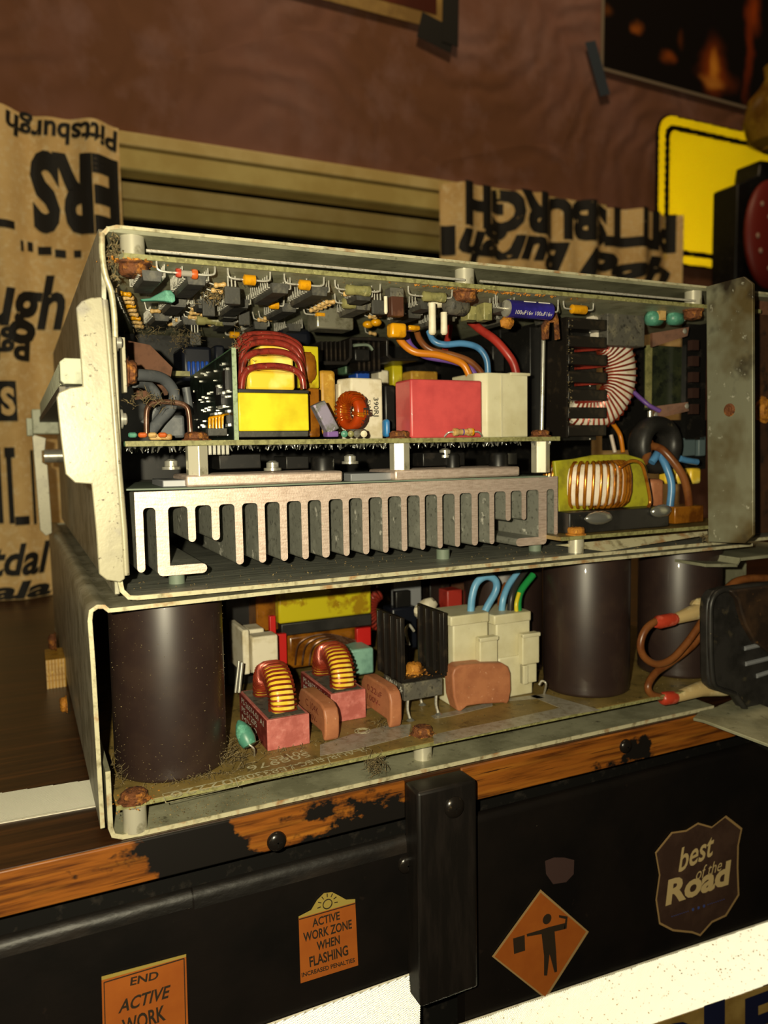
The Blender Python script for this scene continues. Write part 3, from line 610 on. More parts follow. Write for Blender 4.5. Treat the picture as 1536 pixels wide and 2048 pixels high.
def winding(c, er_fn, ea, R, a, b, wr, turns, t0, t1, ns=12, n=5, exp=4.0, lean=0.5):
    c, ea = V(c), V(ea); pts = []
    tot = int(turns * ns)
    for i in range(tot + 1):
        u = i / tot; th = t0 + (t1 - t0) * u; ph = 2 * math.pi * i / ns; er = er_fn(th)
        cx_, sx_ = math.cos(ph), math.sin(ph); k = (abs(cx_) ** exp + abs(sx_) ** exp) ** (-1 / exp)
        pts.append(c + er * (R + a * cx_ * k) + ea * (b * sx_ * k))
    return MB().tube(pts, wr, n)
def ring_core(c, er_fn, ea, R, a, b, t0, t1, n=28, exp=4.0, ns=16):
    c, ea = V(c), V(ea); vs = []; fs = []; closed = abs((t1 - t0) - 2 * math.pi) < 1e-3; m = n if closed else n + 1
    for i in range(m):
        er = er_fn(t0 + (t1 - t0) * i / n)
        for j in range(ns):
            ph = 2 * math.pi * j / ns; cx_, sx_ = math.cos(ph), math.sin(ph); k = (abs(cx_) ** exp + abs(sx_) ** exp) ** (-1 / exp)
            vs.append(c + er * (R + a * cx_ * k) + ea * (b * sx_ * k))
    for i in range(n):
        i2 = (i + 1) % m
        for j in range(ns): fs.append((i * ns + j, i * ns + (j + 1) % ns, i2 * ns + (j + 1) % ns, i2 * ns + j))
    if not closed: fs.append(tuple(range(ns))[::-1]); fs.append(tuple((m - 1) * ns + j for j in range(ns)))
    mb = MB().add(vs, fs)
    return mb
def rust_nut(c, r, h, par, mat=None, ax=(0, 0, 1), name='rusted_nut'):
    c = V(c); ax = V(ax); mb = MB(); n = 18; e1 = ax.orthogonal().normalized(); e2 = ax.cross(e1); vs = []; fs = []
    prof = [(1.18, 0), (1.2, .15), (.98, .25), (1.0, .7), (.82, .95), (.45, 1.0), (.05, .92)]
    for rr, hh in prof:
        for k in range(n):
            a = 2 * math.pi * k / n; q = rr * r * (1 + .05 * math.cos(6 * a) * (hh < .8)) * U(.93, 1.07)
            vs.append(c + ax * (hh * h * U(.93, 1.07)) + (e1 * math.cos(a) + e2 * math.sin(a)) * q)
    for j in range(len(prof) - 1):
        for k in range(n): fs.append((j * n + k, j * n + (k + 1) % n, (j + 1) * n + (k + 1) % n, (j + 1) * n + k))
    fs.append(tuple(range(n))[::-1]); fs.append(tuple((len(prof) - 1) * n + k for k in range(n)))
    return mb.add(vs, fs).build(name, mat or mt['rust'], par, ang=50)
def fuzz(name, c, ext, n, par, mat=None, L_=(1, 4), w=.12):   # lint: thin curled fibres nobody could count
    mb = MB(); c = V(c)
    for _ in range(n):
        p = c + V((random.gauss(0, ext[0] / 2), random.gauss(0, ext[1] / 2), random.gauss(0, ext[2] / 2))); d = V((U(-1, 1), U(-1, 1), U(-1, 1))).normalized(); l = U(*L_)
        q = V((U(-1, 1), U(-1, 1), U(-1, 1))) * l * .4
        mb.tube([p, p + d * l * .5 + q, p + d * l], [w, w, w * .4], 3, caps=False)
    return tag(mb.build(name, mat or mt['dust'], par), None, kind='stuff')
def crumbs(name, fn, n, par, mat, s=(.15, .5)):
    mb = MB()
    for _ in range(n):
        p = fn(); r = U(*s); mb.cbox(p, V((U(-1, 1), U(-1, 1), U(-.6, .6))).normalized() * r * 2, V((U(-1, 1), U(-1, 1), U(-.6, .6))).normalized() * r, V((U(-.5, .5), U(-.5, .5), 1)).normalized() * r)
    return tag(mb.build(name, mat, par, smooth=False), None, kind='stuff')
PI = math.pi
# ================================================================ LOWER UNIT
LU = empty('power_supply', (140, 165, 0), 'lower open power supply unit with big brown capacitors, standing on the desk', 'power supply', 'stacked power supply units')
DEP = 330
# base tray and cover
base = profile([(2.4, 24), (2.4, 5), (3.2, 2.2), (6, 1.0), (12, .8), (120, 1.0), (276, .8)], 1.5)
ch = MB().prism(base, 0, DEP).build('base_tray', mt['alu_in'], LU, ang=50)
MB().prism(profile([(2.4, 24), (2.4, 5), (3.2, 2.2), (6, 1.0), (12, .8), (120, 1.0), (276, .8)], 1.56), -.15, .25).build('bare_edge', mt['alu_edge'], ch)
cov = [(0, 5.5), (-.5, 60), (-.8, 74), (-.3, 77), (1.6, 78.2), (3.6, 78.0), (5.0, 76.6), (8, 76.6), (60, 77.2), (276, 77.4), (300, 77.4)]
cv = MB().prism(profile(cov, 1.3), 0, DEP).build('cover', mt['alu'], LU, ang=50, label='worn aluminium cover with smudged left side')
MB().prism(profile(cov, 1.36), -.15, .25).build('bare_edge', mt['alu_edge'], cv)
MB().box(-.4, 334, DEP - 1.5, DEP, 2, 78).build('rear_wall', mt['alu_in'], LU)
# right-hand end
MB().box(272, 345, 40, 42, 1.6, 77).build('end_panel', mt['alu_in'], LU)
plm = MB(); q_ = [PZ(*p, 1.4) for p in ((1386, 1436), (1408, 1441), (1545, 1492), (1600, 1440), (1480, 1392), (1424, 1417), (1400, 1422))]; plm.sheet([(p.x, p.y) for p in q_], (1, 0, 0), (0, 1, 0), (0, 0, .1), (0, 0, 1), 1.4); plm.build('foot_plate', mt['alu_in'], LU, bevel=.3)
tp_ = MB()
tp_.obox(PY(1412, 1128, -2), PY(1475, 1128, -2) - PY(1412, 1128, -2), (0, 60, 0), (0, 0, -1.4)); tp_.obox(PY(1480, 1116, -2), V((60, 0, 0)), (0, 60, 0), (0, 0, -1.4)); tp_.obox(PY(1474, 1128, -2), PY(1481, 1116, -2) - PY(1474, 1128, -2), (0, 60, 0), (0, 0, -1.4))
tp_.build('joggled_lip', mt['alu_in'], LU)
# board
BZ = 11.6
bd = MB().box(4.6, 330, .6, 300, BZ - 1.6, BZ).build('circuit_board', mt['pcb_low'], LU, bevel=.2)
MB().box(4.5, 330, .35, .75, BZ - 1.6, BZ - .2).build('board_edge', mt['pcb_edge'], bd)
tr = MB()
def pz_poly(mb, pix, Z, t=.12):
    q = [PZ(*p, Z) for p in pix]; return mb.sheet([(p.x, p.y) for p in q], (1, 0, 0), (0, 1, 0), (0, 0, Z), (0, 0, 1), t)
for poly in (((640, 1490), (700, 1470), (770, 1452), (822, 1449), (818, 1472), (700, 1502), (640, 1512)), ((866, 1470), (900, 1462), (1010, 1440), (1120, 1416), (1060, 1392), (1090, 1388), (1200, 1420), (1150, 1428), (868, 1488)), ((862, 1432), (900, 1424), (985, 1404), (985, 1412), (905, 1432), (870, 1438)), ((1010, 1398), (1070, 1390), (1090, 1396), (1020, 1402))): pz_poly(tr, poly, BZ + .02)
tr.build('tinned_trace', mt['trace'], bd)
sl = MB()
def pz_text(body, bl, br, h, Z=BZ + .05, flip=True):
    A, B_ = PZ(*bl, Z), PZ(*br, Z); u = (B_ - A); vv_ = V((-u.y, u.x, 0)).normalized() * h
    if flip: text(sl, body, B_ + vv_, -u, -vv_)
    else: text(sl, body, A, u, vv_)
for body, bl, br, h in (('R AUR', (662, 1519), (735, 1502), 4.0), ('ELEC-1', (588, 1537), (650, 1522), 4.0), ('E8330B', (478, 1562), (575, 1541), 4.0), ('02220', (345, 1596), (470, 1566), 4.4), ('508976', (500, 1542), (625, 1512), 4.5), ('501ES', (545, 1524), (618, 1506), 4.0)): pz_text(body, bl, br, h)
for (a_, b_) in (((325, 1588), (740, 1496)), ((332, 1606), (748, 1508)), ((325, 1588), (332, 1606)), ((470, 1556), (477, 1574)), ((582, 1531), (589, 1549)), ((655, 1514), (662, 1530))):
    A, B_ = PZ(*a_, BZ + .05), PZ(*b_, BZ + .05); d = (B_ - A).normalized(); w_ = V((-d.y, d.x, 0)) * .18; sl.add([A - w_, B_ - w_, B_ + w_, A + w_], [(0, 1, 2, 3)])
sc_ = PZ(725, 1462, BZ + .05); sl.tube([sc_ + V((3.2 * math.cos(t), 3.2 * math.sin(t), 0)) for t in [2 * PI * k / 24 for k in range(24)]], .2, 4, True); sl.tube([sc_ + V((2 * math.cos(t), 2 * math.sin(t), 0)) for t in [2 * PI * k / 24 for k in range(24)]], .2, 4, True)
sl.build('silkscreen', mt['silk'], bd, smooth=False)
for px_, py_, rr in ((268, 1600, 4.3), (845, 1468, 3.9)):
    p = PZ(px_, py_, BZ); MB().cyl((p.x, p.y, 1.5), (p.x, p.y, BZ - 1.6), 3.8, 20).build('standoff', mt['hexpost'], LU, ang=60); rust_nut((p.x, p.y, BZ), rr, 3.4, LU)
    crumbs('rust_stain', lambda p=p, rr=rr: V((p.x + random.gauss(0, rr * .8), p.y + random.gauss(0, rr * .8), BZ + .1)), 90, LU, mt['rust_orange'], (.1, .35))
# big can capacitors
def can(cx_, cy_, r, z1, label=None):
    h = z1 - BZ
    o = MB().lathe([(r - 1.0, 0), (r - .2, .6), (r, 1.6), (r - .25, 3.6), (r, 5.5), (r, h - 2.0), (r - .5, h - .7), (r - 1.8, h), (r - 2.4, h - .05)], (cx_, cy_, BZ), (0, 0, 1), 48).build('can_capacitor', mt['can'], LU, ang=50, label=label)
    MB().lathe([(r - 2.5, 0), (r - 2.5, .35), (r - 3, .5), (.4, .5)], (cx_, cy_, z1 - .3), (0, 0, 1), 32).build('can_top', mt['black'], o)
    return o
can(27.6, 29.5, 20.2, 75.3, 'large brown can capacitor with dust around its foot')
can(222.5, 28.5, 20.2, 75.3, 'glossy brown can capacitor with a scratched sleeve'); can(283, 29, 20.2, 75.3); can(206, 74, 20.2, 75.3)
crumbs('dust_specks', lambda: (lambda a, z: V((27.6 + 20.3 * math.cos(a), 29.5 + 20.3 * math.sin(a), z)))(U(-PI * .95, -PI * .02), 12 + 58 * rnd() ** 2.2), 420, LU, mt['dust'], (.06, .2))
fuzz('lint', (47, 18, 13.5), (8, 9, 5), 110, LU, L_=(2, 7)); fuzz('lint', (8, 22, 14), (3, 8, 9), 70, LU); fuzz('lint', (33, 9, 12.2), (18, 3, 1.5), 120, LU, L_=(1, 3)); fuzz('lint', (98, .5, 8), (5, 1.2, 2.5), 90, LU, L_=(2, 6)); fuzz('lint', (70, 19, 12), (20, 3, .8), 80, LU, L_=(.6, 2))
fuzz('lint', (112, 24, 12.5), (5, 5, 2), 60, LU, L_=(.6, 2))
crumbs('grit', lambda: V((U(6, 320), U(1, 60), BZ + .12)), 500, LU, mt['dust'], (.06, .22)); crumbs('grit', lambda: V((U(6, 60) ** 1.0, U(.5, 14), 1.75)), 300, LU, mt['dust'], (.06, .28))
# potted inductors: block + half-buried wound ring
def inductor(x0, x1, y0, y1, ztop, txt):
    b = MB().box(x0, x1, y0, y1, BZ, ztop).build('inductor', mt['pink'], LU, bevel=.3, label='pink potted inductor with a copper-wound yellow ring')
    MB().box(x0 - .12, x0 + .2, y0 + .4, y1 - .4, BZ + .3, ztop - .3).build('case_side', mt['maroon'], b)
    MB().box(x0 + 1.2, x1 - 1.2, y0 + 1.2, y1 - 1.2, ztop - .5, ztop + .12).build('potting', mt['ic_dust'], b)
    c = V(((x0 + x1) / 2 + .5, (y0 + y1) / 2 - .5, ztop + 1.5)); er = lambda t: V((0, math.cos(t), math.sin(t)))
    ring_core(c, er, (1, 0, 0), 11.2, 3.4, 4.6, -PI * .08, PI * 1.08).build('ring_core', mt['yellow_core'], b, ang=60)
    winding(c, er, (1, 0, 0), 11.2, 4.0, 5.2, .46, 25, -PI * .06, PI * 1.06, 14, 5).build('copper_winding', mt['copper'], b, ang=60)
    lm_ = MB()
    for i, (tx, zz) in enumerate(txt): text(lm_, tx, (x0 - .2, y1 - 4, zz), (0, -(y1 - y0 - 8) * (1 if i == 0 else .7), 0), (0, 0, 2.4))
    lm_.build('lettering', mt['white_print'], b)
    return b
inductor(62.2, 79.4, 21.5, 62, 23.8, (('PS-26574-01 A1', 20), ('PE-51205', 16.4), ('MX 2', 12.8)))
inductor(95, 111, 38, 76, 24.2, (('PS-26574-01 A1', 20.4), ('PE-51205', 16.8)))
# salmon drop capacitors
def drop_yz(x, y0, y1, z1, th, label):
    zb = BZ + 1
    pr = [(y0 + .3, zb + 3), (y0 + 1.2, zb), (y0 + 2.6, zb - .8), (y0 + 4.5, zb + 2.2), (y1 - 5, zb + 2.2), (y1 - 3, zb - .6), (y1 - 1, zb + .5), (y1, zb + 6), (y1 - .2, z1 - 4), (y1 - 3, z1 - .6), (y1 - 7, z1), (y0 + 5, z1), (y0 + 1.6, z1 - 1.6), (y0 + .1, z1 - 5)]
    return MB().prism(pr, x, x + th, 'x').build('film_capacitor', mt['salmon'], LU, bevel=1.5, seg=3, label=label)
c_ = drop_yz(84.6, 18, 50, 26.5, 6.2, 'salmon film capacitor between the two pink inductors'); lmm = MB(); text(lmm, 'C 104K', (84.4, 40, 21), (0, -15, 0), (0, 0, 3)); text(lmm, '250V-', (84.4, 38, 17), (0, -11, 0), (0, 0, 2.4)); lmm.build('lettering', M('brown_print', '6a2a1c', .6), c_)
c_ = drop_yz(113.6, 19, 49, 28.5, 5.4, 'salmon film capacitor beside the black bridge rectifier'); lmm = MB(); text(lmm, '0.22uF', (113.4, 42, 22.5), (0, -15, 0), (0, 0, 2.6)); text(lmm, '100V-', (113.4, 42, 18.5), (0, -13, 0), (0, 0, 2.4)); lmm.build('lettering', mt['maroon'], c_)
MB().prism([xz(*p, 25) for p in ((905, 1350), (909, 1338), (920, 1331), (960, 1327), (1005, 1326), (1017, 1333), (1022, 1346), (1023, 1380), (1019, 1402), (1014, 1409), (1008, 1406), (960, 1409), (935, 1413), (922, 1424), (916, 1422), (908, 1395))], 25, 32.5).build('film_capacitor', mt['salmon'], LU, bevel=1.8, seg=3, label='large salmon film capacitor in front of the nylon plugs')
# small parts near the first can
p0 = PZ(498, 1492, BZ + 4)
MB().lathe([(.4, -6), (1.8, -4.5), (3.1, -1.5), (3.3, 2), (2.6, 4.2), (.5, 4.6)], PY(490, 1470, 17), (.25, -.55, -.8), 16).build('teal_resistor', mt['teal'], LU, ang=60)
wire('lead', [PY(497, 1488, 13), PY(508, 1498, 13), PZ(509, 1512, BZ)], .35, mt['lead'], LU)
# white ceramic resistors
r1 = FB(505, 1272, 557, 1345, 74, 9).build('ceramic_resistor', mt['ceram'], LU, bevel=.8); FB(486, 1260, 500, 1350, 76, 24).build('ceramic_resistor', mt['ceram'], LU, bevel=.8); FB(497, 1258, 530, 1345, 84, 12).build('ceramic_resistor', mt['ceram'], LU, bevel=.8)
wire('lead', [PY(484, 1325, 60), PY(478, 1385, 58)], .8, mt['steel'], LU); wire('lead', [PY(478, 1322, 62), PY(471, 1385, 60)], .6, mt['steel'], LU)
# big yellow transformer at the back
ytr = FB(557, 1172, 743, 1238, 92, 34).build('transformer', mt['yellow_old'], LU, bevel=1.0, label='large yellow taped transformer with varnish drips')
FB(562, 1238, 744, 1262, 92.5, 33).build('ferrite_core', mt['black_dusty'], ytr, bevel=.6)
FB(512, 1172, 556, 1262, 97, 26).build('varnished_side', mt['amber'], ytr, bevel=.6)
MB().box(*fbox(575, 1262, 720, 1330, 96, 28)).build('varnished_coil', mt['amber'], ytr, bevel=2)
for k in range(7):
    a0 = (590 + 14 * k, 1330, 94); wire('coil_lead', [a0, (600 + 14 * k, 1285 + 3 * k, 91), (650 + 8 * k, 1268 + 4 * k, 90), (715, 1282 + 3 * k, 93)], .45, mt['rustwire'], ytr, 5)
FB(541, 1232, 553, 1340, 91, 3).build('bobbin_flange', mt['red_bobbin'], ytr, bevel=.3); FB(556, 1268, 574, 1335, 90, 3).build('bobbin_flange', mt['red_bobbin'], ytr, bevel=.3); FB(714, 1256, 742, 1292, 91, 3).build('bobbin_flange', mt['red_bobbin'], ytr, bevel=.3)
FB(703, 1298, 748, 1350, 78, 16).build('aqua_capacitor', mt['aqua'], LU, bevel=1.0)
wire('lead', [PY(750, 1350, 70), PY(735, 1360, 64), PZ(738, 1372, BZ)], .55, mt['lead'], LU)
# bridge rectifier with black finned heatsink
rc = MB().box(123.4, 142.0, 26, 46, 20.2, 27.6).build('bridge_rectifier', mt['ic_dust'], LU, bevel=.3, label='dusty bridge rectifier carrying a black U-shaped heatsink')
lmm = MB(); text(lmm, 'VH647', (123.1, 31.5, 26.6), (0, 12.5, 0), (0, 0, -4.2), 0, .02); lmm.cbox((123.1, 28.6, 24.4), (.1, 0, 0), (0, 2.8, 0), (0, 0, .5)).cbox((123.1, 28.6, 24.4), (.1, 0, 0), (0, .5, 0), (0, 0, 3)); lmm.build('lettering', mt['white_print'], rc, smooth=False)
hsm = MB().box(122.6, 143.4, 27, 50, 27.6, 29.2)
hsm.build('heatsink_base', mt['black_fin'], rc, bevel=.2)
for X_, sgn in ((122.4, -1), (143.0, 1)):
    f_ = MB().box(X_, X_ + 1.4, 26.5, 50.5, 28.2, 56).build('heatsink_fin', mt['black_fin'], rc, bevel=.2); rm = MB()
    for yy in (27.4, 33.5, 40, 46.5): rm.box(X_ - 1.3, X_ + .2, yy, yy + 1.0, 28.4, 55.6); rm.box(X_ + 1.2, X_ + 2.4, yy, yy + 1.0, 29.4, 55.6)
    rm.build('fin_rib', mt['black_fin'], f_, bevel=.15)
rust_nut((133, 35, 29.2), 3.4, 4.2, rc, mt['rust_orange']); crumbs('rust_stain', lambda: V((133 + random.gauss(0, 4), 34 + random.gauss(0, 4), 29.3)), 120, LU, mt['rust_orange'], (.1, .4))
for x_, y_ in ((125.6, 27), (139.6, 27.4), (139.4, 42), (126, 42)): wire('rectifier_leg', [V((x_, y_, 20.4)), V((x_ - .3, y_ - .3, 16)), V((x_ + .6, y_ - 1, BZ))], .65, mt['lead'], rc, 6); MB().lathe([(1.8, 0), (1.2, .5), (.6, 1)], (x_ + .6, y_ - 1, BZ), n=12).build('solder_pad', mt['solder'], rc)
# nylon plugs
def plug(x0, x1, y0, y1, ztop, n, lx0, lz0, lz1):
    b = MB().prism([(x0 + 1.5, y0), (x1, y0 - .2), (x1 + .6, y0 + 3), (x1 + .6, y1), (x0, y1), (x0 - .3, y0 + 3)], BZ, BZ + 19, 'z').build('nylon_plug', mt['nylon'], LU, bevel=.6)
    MB().prism([(x0 + .6, y0 + .9), (x1 - .8, y0 + .7), (x1 - .2, y0 + 4), (x1 - .2, y1 - 1), (x0 + .4, y1 - 1), (x0 + .2, y0 + 4)], BZ + 18.5, ztop - 3, 'z').build('plug_body', mt['nylon'], b, bevel=.6)
    MB().prism([(x0 - .8, y0 + .4), (x1 - .4, y0 + .4), (x1 + .3, y0 + 3.5), (x1 + .3, y1), (x0 - 1.2, y1), (x0 - 1.2, y0 + 3)], ztop - 4.5, ztop, 'z').build('plug_collar', mt['nylon'], b, bevel=.6)
    MB().box(lx0, lx0 + 9.5, y0 - 2.8, y0 + 1, lz0, lz1).build('latch', mt['nylon'], b, bevel=.5); MB().box(lx0, lx0 + 9.8, y0 - 3.3, y0 - 1.5, lz1 - 1.8, lz1).build('latch_lip', mt['nylon'], b, bevel=.3)
    MB().box(lx0 + .5, lx0 + 8.5, y0 - 2.0, y0 + 1, lz0 - 9, lz0 - .3).box(lx0 + .5, lx0 + 3, y0 - 3.0, y0 + 1, lz0 - 9, lz0 - .3).build('latch_socket', mt['nylon'], b, bevel=.3)
    return b
pg1 = plug(150.5, 170, 31, 52, 52.5, 2, 162.5, 27.5, 42); pg1['label'] = 'yellowed nylon plug with a looped pale blue wire'
pg2 = plug(173.2, 193, 31, 54, 50.5, 3, 185.5, 26.5, 41); pg2['label'] = 'yellowed nylon plug with blue, black and green wires'
wire('loop_wire', [(941, 1232, 38), (944, 1195, 38), (953, 1166, 38), (972, 1153, 38), (990, 1160, 38), (992, 1180, 38), (975, 1212, 38), (963, 1236, 38)], 1.75, mt['w_ltblue'], LU)
wire('plug_wire', [(1003, 1225, 40), (1007, 1195, 40), (1020, 1165, 42), (1042, 1140, 44)], 1.6, mt['w_ltblue'], LU); wire('plug_wire', [(1020, 1228, 38), (1023, 1195, 38), (1033, 1168, 40), (1052, 1140, 42)], 1.5, mt['w_black'], LU)
wire('plug_wire', [(1038, 1230, 36), (1036, 1205, 36), (1043, 1180, 38), (1066, 1150, 40)], 1.7, mt['w_green'], LU); wire('plug_wire', [(1033.5, 1230, 35), (1032.5, 1208, 35), (1038, 1186, 36.5)], 1.0, mt['w_yellow'], LU); wire('plug_wire', [(1000, 1218, 50), (1002, 1190, 50), (1012, 1168, 52)], 1.4, mt['w_brown'], LU)
# dim parts behind the rectifier
FB(788, 1160, 842, 1240, 96, 3).build('mounting_tab', mt['grey_plate'], LU); FB(792, 1182, 822, 1228, 93, 4).build('transistor', mt['black'], LU, bevel=.5); FB(785, 1215, 835, 1300, 90, 12).build('relay_block', mt['navy'], LU, bevel=1)
MB().ball(PY(856, 1212, 78), 5, 4, 4, 10, 7, .15).build('silicone_blob', mt['ceram'], LU); MB().ball(PY(838, 1222, 76), 3, 3, 3, 10, 7, .15).build('silicone_blob', mt['ceram'], LU)
winding(PY(768, 1215, 100), lambda t: V((math.cos(t), 0, math.sin(t))), (0, 1, 0), 9, 3, 4, .7, 16, PI * .6, PI * 1.5, 10, 5).build('red_winding', mt['redwire'], LU)
FB(895, 1180, 925, 1260, 96, 10).build('red_capacitor', mt['w_red'], LU, bevel=.6); FB(800, 1290, 822, 1345, 62, 8).build('diode', mt['black'], LU, bevel=1.5); FB(893, 1290, 905, 1400, 55, 8).build('diode', mt['black'], LU, bevel=1.5)
wire('lead', [(828, 1262, 66), (818, 1250, 66), (812, 1262, 66), (818, 1290, 66)], .7, mt['lead'], LU); FB(930, 1160, 1000, 1240, 110, 20).build('brown_block', mt['brownpaper'], LU, bevel=1); FB(860, 1150, 900, 1240, 105, 30).build('heatsink', mt['black_fin'], LU, bevel=.5)
wire('lead', [PZ(1088, 1388, BZ), PY(1092, 1368, 18), PY(1084, 1362, 20), PY(1078, 1370, 20)], .5, mt['lead'], LU)
FB(455, 1190, 510, 1400, 110, 6).build('shield_plate', mt['black'], LU)
# jumper loop with crimped ends
YL = 2
wire('jumper_wire', [(1345, 1240, YL), (1316, 1241, YL), (1292, 1258, YL), (1281, 1288, YL), (1288, 1313, YL), (1312, 1328, YL), (1342, 1319, YL), (1372, 1288, YL), (1398, 1252, YL), (1416, 1222, YL + 2)], 1.75, mt['w_brown'], LU)
wire('jumper_wire', [(1418, 1238, YL + 3), (1390, 1285, YL + 3), (1345, 1322, YL + 3), (1312, 1345, YL + 2), (1296, 1372, YL), (1306, 1390, YL), (1342, 1397, YL)], 1.75, mt['w_brown'], LU)
def crimp(a, b, c, d):
    A, B_, C_, D_ = [PY(*q) for q in (a, b, c, d)]
    MB().tube([A, A + (B_ - A) * .15, A + (B_ - A) * .8, B_], [2.2, 3.1, 3.1, 2.4], 12).build('red_crimp', mt['redcrimp'], LU, ang=60); MB().tube([B_ - (B_ - A) * .1, B_, C_, D_], [2.2, 2.6, 3.7, 4.2], 10).build('crimp_sleeve', mt['clear_nylon'], LU, ang=60)
crimp((1310, 1246, YL), (1352, 1237, YL), (1385, 1226, YL), (1420, 1214, YL)); crimp((1322, 1398, YL), (1352, 1394, YL), (1400, 1378, YL), (1450, 1375, YL))
MB().ball(PY(1402, 1212, YL + 1), 6, 4, 4, 10, 7, .08).build('tab_cover', mt['clear_nylon'], LU)
# black moulded cover at the right end
YB = -9
out = ((1416, 1222), (1419, 1198), (1430, 1182), (1450, 1176), (1500, 1170), (1600, 1160), (1600, 1545), (1536, 1500), (1508, 1482), (1494, 1455), (1490, 1420), (1472, 1392), (1432, 1382), (1420, 1372), (1417, 1350))
bcv = MB().prism([xz(*p, YB) for p in out], YB, YB + 5.5).build('fan_guard', mt['black_dusty'], LU, bevel=1.2, label='black moulded end cover with grey slots')
rim = [PY(*p, YB - .3) for p in ((1478, 1198), (1468, 1184), (1450, 1180), (1433, 1187), (1424, 1202), (1421, 1225), (1421, 1290), (1424, 1350), (1430, 1372), (1445, 1380), (1470, 1388))]
MB().tube(catmull(rim, 5), 1.3, 8).build('raised_rim', mt['black_dusty'], bcv, ang=60); MB().tube(catmull([PY(*p, YB - .3) for p in ((1470, 1388), (1488, 1415), (1494, 1430), (1498, 1455), (1512, 1480), (1545, 1500))], 5), 1.5, 8).build('raised_rim', mt['black_dusty'], bcv, ang=60)
MB().prism([xz(*p, YB - 3) for p in ((1462, 1182), (1600, 1165), (1600, 1345), (1536, 1302), (1512, 1285), (1493, 1252), (1484, 1225), (1478, 1200))], YB - 3, YB + 3).build('hub_cover', M('brown_dusty_cover', '241911', .55, mixes=[('3c2a1a', 60, .45, .62), ('5a3e22', 300, .64, .72)]), bcv, bevel=.8)
for a_, b_ in (((1489, 1297), (1536, 1286)), ((1491, 1328), (1540, 1316)), ((1513, 1352), (1550, 1340))): MB().tube([PY(*a_, YB - .2), PY(*b_, YB - .2)], 1.1, 8).build('slot_bar', mt['grey_plate'], bcv)
wire('brown_cable', [(1452, 1180, 6), (1475, 1162, 6), (1510, 1156, 6), (1560, 1158, 6)], 2.0, mt['w_brown'], LU)
# rivets and connector on the outer left side
for px_, py_ in ((172, 1570),): p = PX(px_, py_, -.7); rust_nut(p, 3.2, 2.4, LU, mt['rust'], (-1, 0, 0), 'rivet')
p = PY(134, 1408, 120); rust_nut(p, 3.6, 3, LU, mt['rust_orange'], (-1, 0, 0), 'side_bolt'); rust_nut(PY(112, 1283, 210), 4.5, 4, LU, mt['rust'], (-1, 0, 0), 'side_bolt')
sc0 = list(fbox(93, 1318, 135, 1388, 190, 26)); sc0[1] = -.6; scn = MB().box(*sc0).build('side_connector', mt['ochre'], LU, bevel=.5)
for k in range(6): x_ = sc0[0] + (sc0[1] - sc0[0]) * k / 6; MB().box(x_, x_ + .9, 189.3, 190.2, sc0[4] + 2, sc0[5]).build('side_rib', mt['tan'], scn)
# ================================================================ UPPER UNIT
UU = empty('power_supply', (140, 165, 79), 'upper open power supply unit with silver finned heatsink, stacked on the lower unit', 'power supply', 'stacked power supply units')
# tray: floor and left wall
path = [(8.6, 100), (8.8, 86), (9.3, 82.6), (11.4, 80.2), (14, 79.8), (80, 79.6), (200, 79.8), (268, 79.8), (330, 79.8)]
fl_ = MB().prism(profile(path, 1.4), 0, DEP).build('floor_tray', mt['alu_floor'], UU, ang=50)
MB().prism(profile(path, 1.46), -.15, .3).build('bare_edge', mt['alu_edge'], fl_)
lw = [(0, 99), (0, 196.6), (DEP, 196.6), (DEP, 81), (2, 81)]
# left wall with a wavy front edge near the top
wavy = [(DEP, 81), (DEP, 196.5), (3, 196.5), (.6, 195), (0, 190), (.2, 183), (1.6, 178), (2.6, 174), (2.4, 168), (3, 160), (3, 81)]
MB().prism(wavy, 7.4, 8.9, 'x').build('left_wall', mt['alu'], UU, bevel=.2, label='dark smudged outer side wall')
MB().tube(catmull([V((8.1, -.2, 194.5)), V((7.9, -.4, 188)), V((8.6, 0, 182)), V((10.2, .6, 177)), V((10.8, .8, 170)), V((10.8, 1, 163))], 5), .95, 8).build('rolled_edge', mt['alu_edge'], UU, ang=60)
# lid
ld = MB().box(9.5, 330, 0, DEP, 195.2, 196.8).build('lid', mt['alu_in'], UU)
MB().prism([(9.2, 194.0), (10.5, 195.6), (14, 196.4), (330, 196.4), (330, 197.3), (12.5, 197.4), (9.6, 196.4), (7.8, 194.6)], -.6, 1.0).build('bare_edge', mt['alu_edge'], ld, label='bright scraped front edge of the lid')
MB().box(9, 332, DEP - 1.5, DEP, 81, 195).build('rear_wall', mt['alu_in'], UU)
# right flange turned towards the viewer
XF = 265.0
fp = [PX(*p, XF) for p in ((1412, 573), (1487, 553), (1505, 567), (1506, 1070), (1489, 1087), (1416, 1084))]
fg = MB().prism([(p.y, p.z) for p in fp], XF, XF + 1.6, 'x').build('end_flange', mt['flange'], UU, bevel=.3, label='corroded grey end flange with a rusty rivet')
pb = PX(1459, 820, XF); MB().lathe([(2.9, 0), (2.8, .3), (1.9, .5), (1.7, .3), (.3, .3)], pb, (-1, 0, 0), 20).build('rivet', mt['rust'], fg)
rp = MB().box(292, 340, 10, 12, 81, 193).build('end_panel', M('rusty_brown_panel', '3a2416', .6, mixes=[('5a3a20', 30, .45, .62), ('1c120c', 60, .5, .6)]), UU); rust_nut(PY(1526, 820, 10), 5.5, 4, UU, mt['rust_orange'], (0, -1, 0), 'panel_bolt')
FB(1516, 600, 1545, 630, 8, 1).build('pale_label', mt['brownpaper'], UU)
